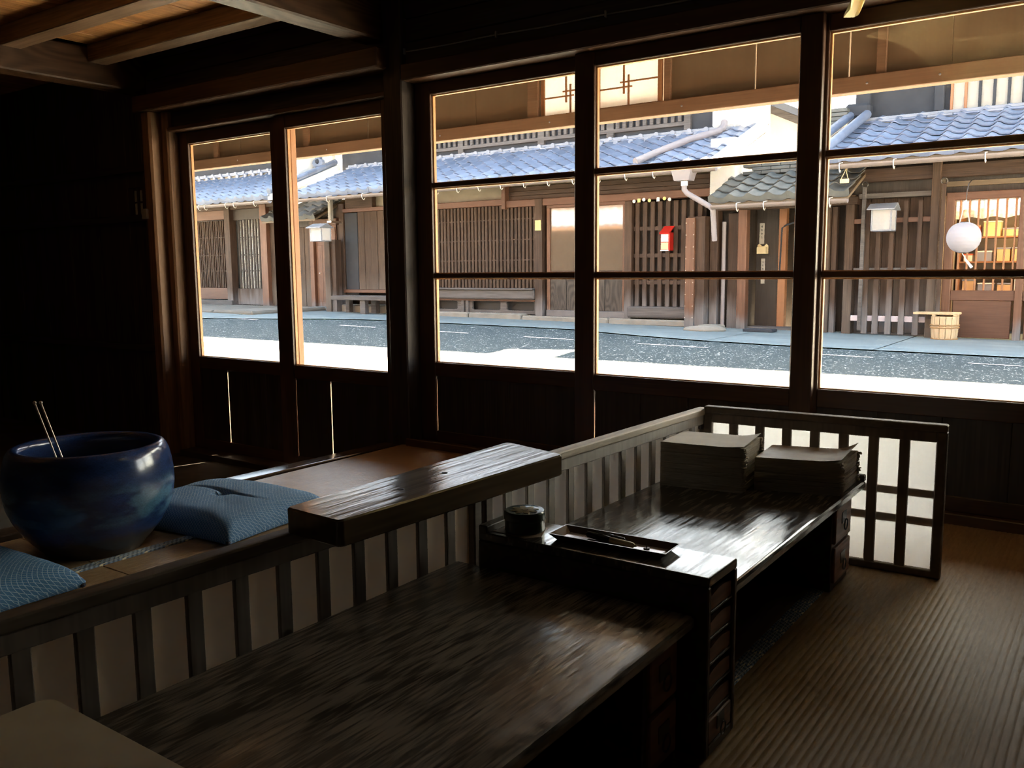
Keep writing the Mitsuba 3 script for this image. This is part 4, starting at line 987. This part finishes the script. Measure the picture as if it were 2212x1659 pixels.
# broad slatted bay
lattice(h2, -6.17, -5.06, 11.88, 0.28, 1.82, 9, 0.068, 0.04, (0.64, 1.035, 1.43), FV, FV, FDARK, 0.06, name='broad_lattice')
add('sill_beam', cbox(-6.19, -5.16, 11.72, 11.98, 0.12, 0.285, .02), FGREY, h2)
bpil = thing('timber_pillar', 'thick brown boxed timber pillar with nail heads beside the broad slats', 'pillar')
add('casing', cbox(-5.20, -5.065, 11.58, 11.63, -0.03, 1.54, .004), FREDV, bpil)
add('core', cbox(-5.19, -4.93, 11.63, 11.86, -0.03, 1.56, .004), FV, bpil)
for k in range(9):
    for x in (-5.19, -5.078):
        add('nail', lathe([(0, 0), (0.007, 0), (0, 0.006)], 7).apply_transform(trimesh.transformations.rotation_matrix(math.pi / 2, [1, 0, 0])).apply_translation([x, 11.58, 0.15 + k * 0.165]), HOOK, bpil)
nt = add('notice', cbox(-7.875, -7.765, 11.792, 11.799, 1.46, 1.62, .001), YELLOW, label='small yellow notice pinned to the post left of the glazed door', cat='notice')
for i, x in enumerate((-6.13, -6.05, -5.97, -5.88, -5.74, -5.64, -5.56)):
    mm_ = lathe([(0, 0), (0.026, 0), (0.026, 0.003), (0, 0.003)], 16).apply_transform(trimesh.transformations.rotation_matrix(math.pi / 2, [1, 0, 0])) if i not in (1, 4) else box(-.024, .024, -.003, 0, -.028, .028)
    nth = ('first', 'second', 'third', 'fourth', 'fifth', 'sixth', 'last')[i]
    add('sticker', moved(mm_, x, 11.815, 1.83 + 0.008 * (i % 3)), YELLOW if i % 2 else WHITE, label=f"{'square' if i in (1, 4) else 'round'} {'yellow' if i % 2 else 'white'} sticker, {nth} from the left on the lintel above the broad slats", cat='sticker', group='stickers above the broad slats')
mb = thing('mailbox', 'red and white mailbox hanging on the broad wooden slats', 'mailbox')
add('body', cbox(-5.655, -5.515, 11.74, 11.875, 1.10, 1.36, .004), RED, mb)
add('lid', yprism([(11.71, 1.335), (11.88, 1.44), (11.88, 1.455), (11.70, 1.35)], -5.665, -5.505), RED, mb)
add('label_panel', cbox(-5.648, -5.535, 11.733, 11.74, 1.225, 1.335, .001), WHITE, mb)
add('window', cbox(-5.648, -5.535, 11.734, 11.74, 1.115, 1.215, .001), TANBOX, mb)
add('bottom_rim', cbox(-5.657, -5.53, 11.73, 11.76, 1.095, 1.11, .002), WHITE, mb)
# rainwater head
rh = thing('rainwater_head', 'grey rainwater funnel with its bent downpipe at the end of the middle gutter', 'pipe')
fu = trimesh.convex.convex_hull(np.array([[x, y, z] for x, y, z in [(-5.09, 10.82, 2.15), (-4.80, 10.82, 2.15), (-5.09, 11.06, 2.15), (-4.80, 11.06, 2.15), (-5.05, 10.85, 1.985), (-4.84, 10.85, 1.985), (-5.05, 11.02, 1.985), (-4.84, 11.02, 1.985)]]))
add('funnel', fu, PIPE, rh)
add('rim', cbox(-5.12, -4.77, 10.80, 11.08, 2.14, 2.17, .004), PIPE, rh)
add('collar', lathe([(0, 0), (0.045, 0), (0.045, 0.06), (0, 0.06)], 16, (-4.94, 10.94, 1.92)), WHITE, rh, smooth=40)
add('pipe', tube([(-4.94, 10.94, 1.95), (-4.94, 10.94, 1.87), (-4.90, 10.95, 1.82), (-4.62, 11.0, 1.65), (-4.57, 11.02, 1.60), (-4.57, 11.1, 1.2)], 0.036, 12), PIPE, rh, smooth=50)

# board wall, stone column and bench at the left end of the middle house
add('corner_post', cbox(-12.36, -12.24, 11.84, 11.98, 0.2, 2.1, .006), FV, h2)
add('stone_panel', cbox(-12.23, -11.905, 11.87, 11.95, 0.40, 1.92, .004), GPLAS, h2)
for k in range(6):
    add('wall_board', cbox(-11.90 + k * .165, -11.738 + k * .165, 11.88 + .006 * (k % 2), 11.94, 0.50, 1.93, .003), FBOARD, h2)
add('board_header', cbox(-12.25, -10.9, 11.84, 11.97, 1.93, 2.0, .005), FRED, h2)
add('eave_panel', cbox(-12.2, -11.5, 11.86, 11.97, 2.0, 2.2, .005), FH, h2)
add('board_sill', cbox(-12.25, -10.9, 11.80, 11.97, 0.44, 0.50, .006), FRED, h2)
for a, b in ((-12.36, -11.75), (-11.74, -10.95)):
    add('plinth_stone', cbox(a, b, 11.75, 12.0, -0.02, 0.22, .02), STONE, h2)
bn = thing('bench', 'grey weathered wooden bench against the house wall behind the street lantern', 'bench')
add('seat', cbox(-12.05, -10.6, 11.28, 11.72, 0.325, 0.40, .006), FGREY, bn)
for x in (-11.35, -10.7):
    add('leg', cbox(x, x + .13, 11.32, 11.42, -0.02, 0.325, .006), FGREY, bn)
    add('leg', cbox(x, x + .13, 11.60, 11.70, -0.02, 0.325, .006), FGREY, bn)
add('leg', cbox(-12.0, -11.9, 11.60, 11.70, -0.02, 0.325, .006), FGREY, bn)

# ---------------------------------------------------------------- gatehouse with its own small roof
gh = thing('gatehouse', 'low roofed gateway with a dark passage between the middle and right houses', 'gate')
tiled_roof(gh, -4.62, -2.87, 11.0, 1.73, 11.95, 2.12, True, 3)
for k in range(4):
    n = 5
    for j in range(n):
        a = -4.50 + j * 0.26 + 0.13 * (k % 2)
        add('ridge_tile', cbox(a, a + .255, 11.86 + .008 * k, 12.1, 2.10 + k * .05, 2.145 + k * .05, .006), TILEG, gh)
gutter(gh, -4.55, -2.85, 10.93, 1.645, [-4.2, -3.85, -3.05])
add('plaster_return', box(-4.90, -4.55, 11.7, 11.95, 1.72, 2.6), WPLAS, gh)
add('gate_post', cbox(-4.92, -4.805, 11.78, 11.95, 0.0, 1.75, .006), FV, gh)
add('gate_pipe', tube([(-4.735, 11.84, -0.05), (-4.735, 11.84, 0.7), (-4.735, 11.84, 1.48)], 0.028, 10), PIPE, gh, smooth=50)
gpn = add('side_panel', cbox(-4.70, -4.53, 11.90, 11.95, -0.05, 1.60, .004), FV, gh)
add('gate_post', cbox(-4.53, -4.405, 11.82, 11.95, -0.05, 1.75, .006), FREDV, gh)
add('lintel', cbox(-4.92, -2.95, 11.78, 11.95, 1.63, 1.73, .006), FH, gh)
add('passage_wall', box(-4.5, -4.44, 11.95, 14.0, -0.1, 1.8), FDARK, gh)
add('passage_wall', box(-3.45, -3.39, 11.95, 14.0, -0.1, 1.8), FDARK, gh)
add('passage_back', box(-4.5, -3.39, 13.3, 13.36, -0.1, 1.8), FDARK, gh)
add('passage_ceiling', box(-4.5, -3.39, 11.95, 13.4, 1.72, 1.8), FDARK, gh)
add('gap_light_stop', box(-4.95, -4.44, 12.0, 12.06, -0.1, 2.1), FDARK, gh)  # dark sheet added to close a sunlit gap beside the pipe
add('gap_light_stop', box(-3.45, -2.9, 12.14, 12.2, -0.1, 2.1), FDARK, gh)  # same kind of added light stop, behind the right posts
add('inner_door', cbox(-4.40, -4.08, 12.20, 12.25, 0.0, 1.68, .004), FDARK, gh)
add('inner_post', cbox(-4.07, -3.965, 12.15, 12.25, 0.0, 1.70, .005), ORANGE, gh)
add('threshold', cbox(-4.42, -3.45, 11.9, 12.2, -0.08, 0.03, .01), FGREY, gh)
add('conduit', tube([(-3.62, 12.1, 1.60), (-3.66, 12.1, 1.50), (-3.95, 12.1, 1.42), (-4.01, 12.1, 1.38), (-4.03, 12.1, 0.7)], 0.012, 6), GPLAS, gh, smooth=40)
add('gate_post', cbox(-3.41, -3.285, 11.80, 11.95, -0.10, 1.70, .006), FBOARD, gh)
add('gate_post', cbox(-3.28, -3.21, 11.86, 11.95, -0.10, 1.62, .006), FV, gh)
add('gate_post', cbox(-3.095, -2.985, 11.80, 11.95, -0.02, 1.75, .006), FBOARD, gh)
add('post_shoe', cbox(-3.11, -2.97, 11.785, 11.965, -0.12, -0.02, .006), CONC, gh)
for nm, a, b, z0, z1 in (('upper', -4.355, -4.285, 1.17, 1.46), ('lower', -4.32, -4.265, 0.62, 0.97)):
    ps = add('paper_strip', cbox(a, b, 12.185, 12.19, z0, z1, .0005), GREYP, label=f'{nm} pale paper strip with faint brushed writing in the dark gateway', cat='paper strip')
    c_, n_k = (a + b) / 2, int((z1 - z0) / 0.05) - 1
    ms_ = []
    for k in range(n_k):
        zk = z1 - 0.045 - k * 0.05
        ms_ += [box(c_ - .014, c_ + .012, 12.1835, 12.185, zk, zk + .005), box(c_ - .003, c_ + .002, 12.1835, 12.185, zk - .014, zk + .014), box(c_ - .010, c_ + .015, 12.1835, 12.185, zk - .014, zk - .010)]
    add('brushed_writing', cat_(*ms_), INK, ps, kind='stuff')
lb = thing('letter_tray', 'small tan letter tray fixed between two paper strips in the gateway', 'letter box')
add('body', cbox(-4.36, -4.23, 12.10, 12.17, 1.035, 1.13, .003), TANBOX, lb)
add('back_plate', xprism([(-4.37, 1.035), (-4.22, 1.035), (-4.22, 1.15), (-4.25, 1.175), (-4.28, 1.14), (-4.31, 1.14), (-4.34, 1.175), (-4.37, 1.16)], 12.17, 12.178), TANBOX, lb)
rk = trimesh.creation.icosphere(3, 1.0); rk.vertices *= [0.30, 0.16, 0.06]; rk.vertices += 0.05 * (meshkit.fbm(rk.vertices * 7, 3)[:, None] - 0.5) * rk.vertices / 0.2
rk.vertices[:, 2] = np.clip(rk.vertices[:, 2], -0.06, 0.045)
add('kerb_stone', moved(rotz(rk, 12), -4.72, 11.2, 0.02), STONE, label='long pale stone lying on the pavement beside the boxed pillar', cat='stone')
add('kerb_stone', moved(cbox(-4.95, -4.65, 11.45, 11.75, -0.02, 0.06, .02), 0, 0, 0), STONE, label='square footing stone behind the long stone by the gateway', cat='stone')
add('doormat', cbox(-4.25, -3.85, 11.35, 11.55, 0.0, 0.035, .004), GPLAS, label='thin dark slab lying on the pavement before the gateway', cat='slab')
# white plastered storehouse behind the gap
st = thing('storehouse', 'white plastered storehouse gable behind the gap between two houses', 'house')
gpoly = [(-8.6, 0), (-3.95, 0), (-3.95, 2.86), (-6.3, 3.98), (-8.6, 2.88)]
add('gable_wall', xprism(gpoly, 14.8, 17.0), WPLAS, st)
add('barge_board', xprism([(-6.3, 3.93), (-3.8, 2.74), (-3.8, 2.86), (-6.3, 4.06)], 14.66, 14.8), FGREY, st)
add('roof', xprism([(-6.3, 4.06), (-3.7, 2.82), (-3.7, 2.92), (-6.3, 4.2)], 14.62, 17.0), TILE, st)

wt_ = thing('wooden_tag', 'small pale wooden tag hanging on cords under the right end of the gateway roof', 'tag')
add('plate', cbox(-2.97, -2.865, 11.0, 11.02, 1.835, 1.885, .004), BARREL, wt_)
for s_ in (-1, 1):
    add('cord', tube([(-2.917 + s_ * .04, 11.01, 1.885), (-2.91 + s_ * .015, 11.01, 1.95), (-2.89, 11.0, 2.03)], .004, 5), BARREL, wt_)

# ---------------------------------------------------------------- right house
h3 = thing('house', 'old timber house with a lit shop door, at the right end of the street', 'house')
tiled_roof(h3, -3.22, 1.6, 11.0, 2.135, 12.70, 2.77, seed=4)
cap_row(h3, -3.25, 1.6, 12.78, 2.79, discs=False)
for x in (-3.42, -3.20):
    add('hip_ridge', tube([(x - 0.02, 11.05, 2.22), (x + 0.12, 12.6, 2.86)], 0.06, 10), TILE, h3, smooth=50)
for k in range(4):
    add('ridge_tile', cbox(-3.62, -3.30, 12.45, 12.80, 2.74 + k * .055, 2.79 + k * .055, .006), TILEG, h3)
gutter(h3, -3.2, 1.6, 10.93, 2.045, [-2.95, -2.35, -1.42, -0.5, 0.4])
add('upper_wall', box(-3.27, 1.8, 12.86, 13.0, 2.3, 3.85), GPLAS, h3)
add('upper_pilaster', cbox(-3.27, -3.08, 12.74, 12.9, 2.78, 3.8, .01), GPLAS, h3)
add('corner_block', cbox(-3.38, -3.05, 12.60, 12.80, 2.82, 3.02, .04), GPLAS, h3)
add('side_wall', box(-3.27, -3.1, 13.0, 14.4, 0, 3.8), WPLAS, h3)
add('roof', yprism([(12.2, 3.62), (14.4, 4.30), (14.4, 4.42), (12.2, 3.74)], -3.72, 2.5), TILE, h3)
add('window_surround', cat(cbox(-2.30, 1.8, 12.78, 12.9, 2.76, 2.84, .01), cbox(-2.30, -2.18, 12.78, 12.9, 2.84, 3.9, .01)), GPLAS, h3)
for k in range(9):
    a = -2.10 + k * 0.162
    add('upper_pane', box(a, a + .155, 12.845, 12.86, 2.84, 3.7), GREYP, h3)
    add('window_bar', cbox(a - .012, a + .020, 12.80, 12.84, 2.84, 3.7, .004), ORANGE if k < 2 else GPLAS, h3)
add('eave_wall', box(-3.1, 1.8, 12.0, 12.06, 1.70, 2.36), FDARK, h3)
add('eave_board', cbox(-2.98, 1.8, 11.80, 11.92, 1.90, 2.06, .005), FH, h3)
add('eave_rail', cbox(-2.95, -2.09, 11.84, 11.90, 1.70, 1.76, .004), FGREY, h3)
for k in range(6):
    add('wall_board', cbox(-3.0 + k * .155, -2.848 + k * .155, 12.04 + .008 * (k % 2), 12.10, -0.1, 1.75, .004), FBOARD if k % 2 else FV, h3)
fn_ = thing('slatted_fence', 'grey slatted fence with a pale bottom rail in front of the right house wall', 'fence')
add('post', cbox(-2.085, -1.990, 11.72, 11.82, -0.12, 2.12, .006), FBOARD, fn_)
add('top_rail', cbox(-2.98, -2.09, 11.78, 11.81, 1.385, 1.445, .003), FRED, fn_)
add('middle_rail', cbox(-2.97, -2.09, 11.78, 11.81, 0.79, 0.83, .003), FGREY, fn_)
add('bottom_rail', cbox(-2.98, -1.93, 11.78, 11.81, 0.155, 0.225, .003), PAINT, fn_)
for x, zt in ((-2.805, 1.64), (-2.675, 1.50), (-2.52, 1.50), (-2.365, 1.64), (-2.20, 1.64)):
    add('slat', trimesh.convex.convex_hull(np.array([[x + sx * w, yy, z] for z, w in ((-0.0, 0.034), (0.10, 0.024), (0.25, 0.024), (zt, 0.022)) for sx in (-1, 1) for yy in (11.745, 11.78)])), FV, fn_)
add('threshold', cbox(-2.98, -2.05, 11.9, 12.1, -0.1, 0.0, .02), FGREY, fn_)
for x0, xt, lab in ((-2.845, 1.89, 'thin iron hooked pole left of the square lantern'), (-1.94, 1.88, 'thin iron hooked pole left of the lit shop door')):
    hp = thing('hooked_pole', lab, 'pole')
    add('rod', cbox(x0 - .022, x0 + .022, 11.66, 11.70, 0.04, xt - .06, .004), FGREY if x0 < -2.5 else FV, hp)
    a = np.linspace(0, 2 * np.pi, 15)
    add('ring', tube(np.c_[x0 + 0.035 * np.cos(a), 11.68 + 0 * a, xt - .03 + 0.035 * np.sin(a)], 0.008, 6, cap=False), IRON, hp)
sl2 = thing('wall_lantern', 'square white glazed street lantern fixed to the slatted fence', 'lantern')
box_lantern(sl2, -2.71, -2.47, 11.48, 11.74, 1.29, 1.53)
# shop door
ORv = ORANGE
sd = keyname('shop_door', h3)
add('frame', cbox(-1.935, -1.84, 11.84, 11.96, -0.06, 1.70, .005), FREDV, sd)
add('frame', cbox(-1.155, -1.075, 11.84, 11.96, -0.06, 1.70, .005), FREDV, sd)
add('frame', cbox(-0.35, -0.27, 11.84, 11.96, -0.06, 1.70, .005), FREDV, sd)
add('head', cbox(-1.935, 0.4, 11.84, 11.96, 1.63, 1.72, .005), FRED, sd)
for j, (a, b) in enumerate(((-1.84, -1.155), (-1.075, -0.35))):
    n = 7
    for k in range(n):
        x = a + (k + .6) * (b - a) / n
        add('bar', cbox(x - .010, x + .010, 11.88, 11.905, 0.55, 1.64, .003), ORANGE, sd)
    add('lower_rail', cbox(a, b, 11.87, 11.93, 0.43, 0.55, .004), FRED, sd)
    add('lower_panel', cbox(a + .03, b - .03, 11.885, 11.92, -0.02, 0.43, .004), FRED, sd)
    add('glass', trimesh.Trimesh([[a, 11.915, .55], [b, 11.915, .55], [b, 11.915, 1.64], [a, 11.915, 1.64]], [[0, 1, 2], [0, 2, 3]], process=False), GLASS, sd)
add('wall_board', cbox(-0.27, 1.8, 11.86, 11.96, -0.1, 1.9, .005), FBOARD, h3)
# the lit shop behind the door
add('shop_back', box(-2.05, 0.6, 13.6, 13.66, -0.1, 2.0), BPLAS, h3)
add('shop_side', box(-2.05, -1.98, 12.0, 13.6, -0.1, 2.0), BPLAS, h3)
add('shop_side', box(0.5, 0.56, 12.0, 13.6, -0.1, 2.0), BPLAS, h3)
add('shop_ceiling', box(-2.05, 0.56, 11.96, 13.66, 1.80, 1.86), SOFFIT, h3)
add('shop_floor', box(-2.05, 0.56, 11.96, 13.66, -0.12, -0.04), CONC, h3)
bl = thing('shop_blind', 'white gathered blind hanging behind the bars at the top of the shop door', 'blind')
ysb = np.array([[x, 12.06 + 0.012 * math.sin(x * 60), z] for z in (1.42, 1.62) for x in np.linspace(-1.86, -1.0, 60)])
ysb[:60, 2] += 0.012 * np.sin(np.linspace(-1.86, -1.0, 60) * 25)
fb = np.vstack([[[i, i + 1, 61 + i], [i, 61 + i, 60 + i]] for i in range(59)])
add('cloth', trimesh.Trimesh(ysb, fb, process=False), WPAPER, bl)
shf = thing('shop_shelf', 'wooden shelves of goods standing inside the lit shop', 'shelf')
for z in (0.50, 0.90, 1.22):
    add('board', cbox(-1.95, 0.4, 12.95, 13.35, z - .02, z, .002), ORANGE, shf)
for x in (-1.95, -0.8, 0.38):
    add('upright', cbox(x, x + .03, 12.95, 13.35, -0.05, 1.5, .002), ORANGE, shf)
rn = random.Random(11)
gm = [mat('goods_%d' % i, c, 0.5) for i, c in enumerate([(0.75, 0.55, 0.25), (0.8, 0.75, 0.62), (0.55, 0.12, 0.06), (0.62, 0.40, 0.2), (0.25, 0.27, 0.33), (0.85, 0.82, 0.75)])]
gl = ['tan', 'cream', 'red', 'brown', 'slate', 'white']
for z, w_ in ((0.50, 'lowest'), (0.90, 'middle'), (1.22, 'top')):
    x, nb = -1.88, 0
    while x < -0.75:
        w = rn.uniform(0.09, 0.2); h = rn.uniform(0.08, 0.2); i = rn.randrange(6)
        bx = thing('goods_box', f"{gl[i]} box of goods, {('first', 'second', 'third', 'fourth', 'fifth', 'sixth', 'seventh', 'eighth')[nb]} from the left on the {w_} shelf in the lit shop", 'box', 'boxes of goods in the shop')
        add('carton', cbox(x, x + w, 13.0, 13.2, z, z + h, .004), gm[i], bx)
        add('lid', cbox(x - .004, x + w + .004, 12.996, 13.204, z + h, z + h + .018, .003), gm[(i + 1) % 6], bx)
        x += w + rn.uniform(0.02, 0.07); nb += 1
sl3 = thing('ceiling_lamp', 'warm lamp on the ceiling inside the shop', 'lamp')
add('housing', cbox(-1.5, -0.3, 12.40, 12.62, 1.765, 1.80, .004), WHITE, sl3)
em = trimesh.Trimesh([[-1.48, 12.42, 1.762], [-0.32, 12.42, 1.762], [-0.32, 12.60, 1.762], [-1.48, 12.60, 1.762]], [[0, 2, 1], [0, 3, 2]], process=False)
k_ = keyname('tube_light', sl3)
scene[k_] = {**mikit.ply(em, WHITE), 'emitter': {'type': 'area', 'radiance': {'type': 'rgb', 'value': [1.6, 1.02, 0.5]}}}
# paper lantern
pl_ = thing('paper_lantern', 'round white paper lantern hanging before the lit shop door', 'lantern')
prl, n_ = [], 90
for i in range(n_ + 1):
    t = -math.pi / 2 * 0.9 + i / n_ * math.pi * 0.9
    r = 0.178 * math.cos(t) ** 0.85 * (1 + 0.010 * abs(math.sin(i / n_ * math.pi * 11)))
    prl.append((max(r, 0.03), 0.172 * math.sin(t)))
LC = (-1.63, 11.2, 1.165)
lm = trimesh.creation.revolve(np.array(prl), sections=40); lm.apply_translation(LC)
add('paper_globe', lm, LPAPER, pl_, smooth=35)
add('ring', lathe([(0.03, 0.163), (0.045, 0.163), (0.045, 0.175), (0.03, 0.175), (0.03, 0.163)], 20, LC), INK, pl_)
add('ring', lathe([(0.03, -0.175), (0.045, -0.175), (0.045, -0.163), (0.03, -0.163), (0.03, -0.175)], 20, LC), INK, pl_)
for s in (-1, 1):
    add('cord', tube([(LC[0] + s * .05, LC[1], LC[2] + .165), (LC[0] + s * .025, LC[1], LC[2] + .30), (LC[0] + .005, LC[1], LC[2] + .42)], 0.005, 5), HOOK, pl_)
add('hook', tube([(LC[0] + .005, LC[1], LC[2] + .42), (LC[0] + .008, LC[1], LC[2] + .52), (LC[0] + .02, LC[1] + .02, LC[2] + .60), (LC[0] + .01, LC[1] + .3, LC[2] + .66), (LC[0] + .01, LC[1] + .62, LC[2] + .70)], 0.006, 5), IRON, pl_)
add('tassel', tube([(LC[0] - .01, LC[1], LC[2] - .175), (LC[0] + .02, LC[1], LC[2] - .22), (LC[0] + .03, LC[1], LC[2] - .25), (LC[0] + .10, LC[1], LC[2] - .34)], [.005, .005, .012, .017], 7), WHITE, pl_, smooth=50)
# barrel
br_ = thing('barrel', 'small wooden barrel with bamboo hoops standing beside the shop door', 'barrel')
BC = (-1.84, 11.60)
for k in range(14):
    a0, a1 = k * 2 * math.pi / 14 + .02, (k + 1) * 2 * math.pi / 14 - .02
    v = []
    for z, r in ((-0.07, 0.132), (0.03, 0.146), (0.13, 0.152), (0.25, 0.154)):
        for a in (a0, (a0 + a1) / 2, a1):
            v += [[BC[0] + r * math.cos(a), BC[1] + r * math.sin(a), z], [BC[0] + (r - .018) * math.cos(a), BC[1] + (r - .018) * math.sin(a), z]]
    add('stave', trimesh.convex.convex_hull(np.array(v)), BARREL, br_)
for z, r in ((0.115, 0.155), (0.145, 0.156), (-0.045, 0.140), (-0.02, 0.143)):
    a = np.linspace(0, 2 * np.pi, 33)
    add('hoop', tube(np.c_[BC[0] + r * np.cos(a), BC[1] + r * np.sin(a), z + 0.003 * np.sin(9 * a)], 0.009, 6, cap=False), BAMBOO, br_, smooth=50)
add('contents', moved(trimesh.creation.cylinder(0.13, 0.02, sections=20), BC[0], BC[1], 0.20), INK, br_)
ld = add('barrel_plank', cbox(-2.18, -1.68, 11.50, 11.72, 0.27, 0.295, .004), BARREL, label='pale plank lying across the top of the barrel', cat='plank')
for x in (-1.95, -1.72):
    add('barrel_batten', cbox(x - .02, x + .02, 11.50, 11.70, 0.25, 0.27, .004), BARREL, ld)
scene.pop('type')
scene = {'type': 'scene', **scene}
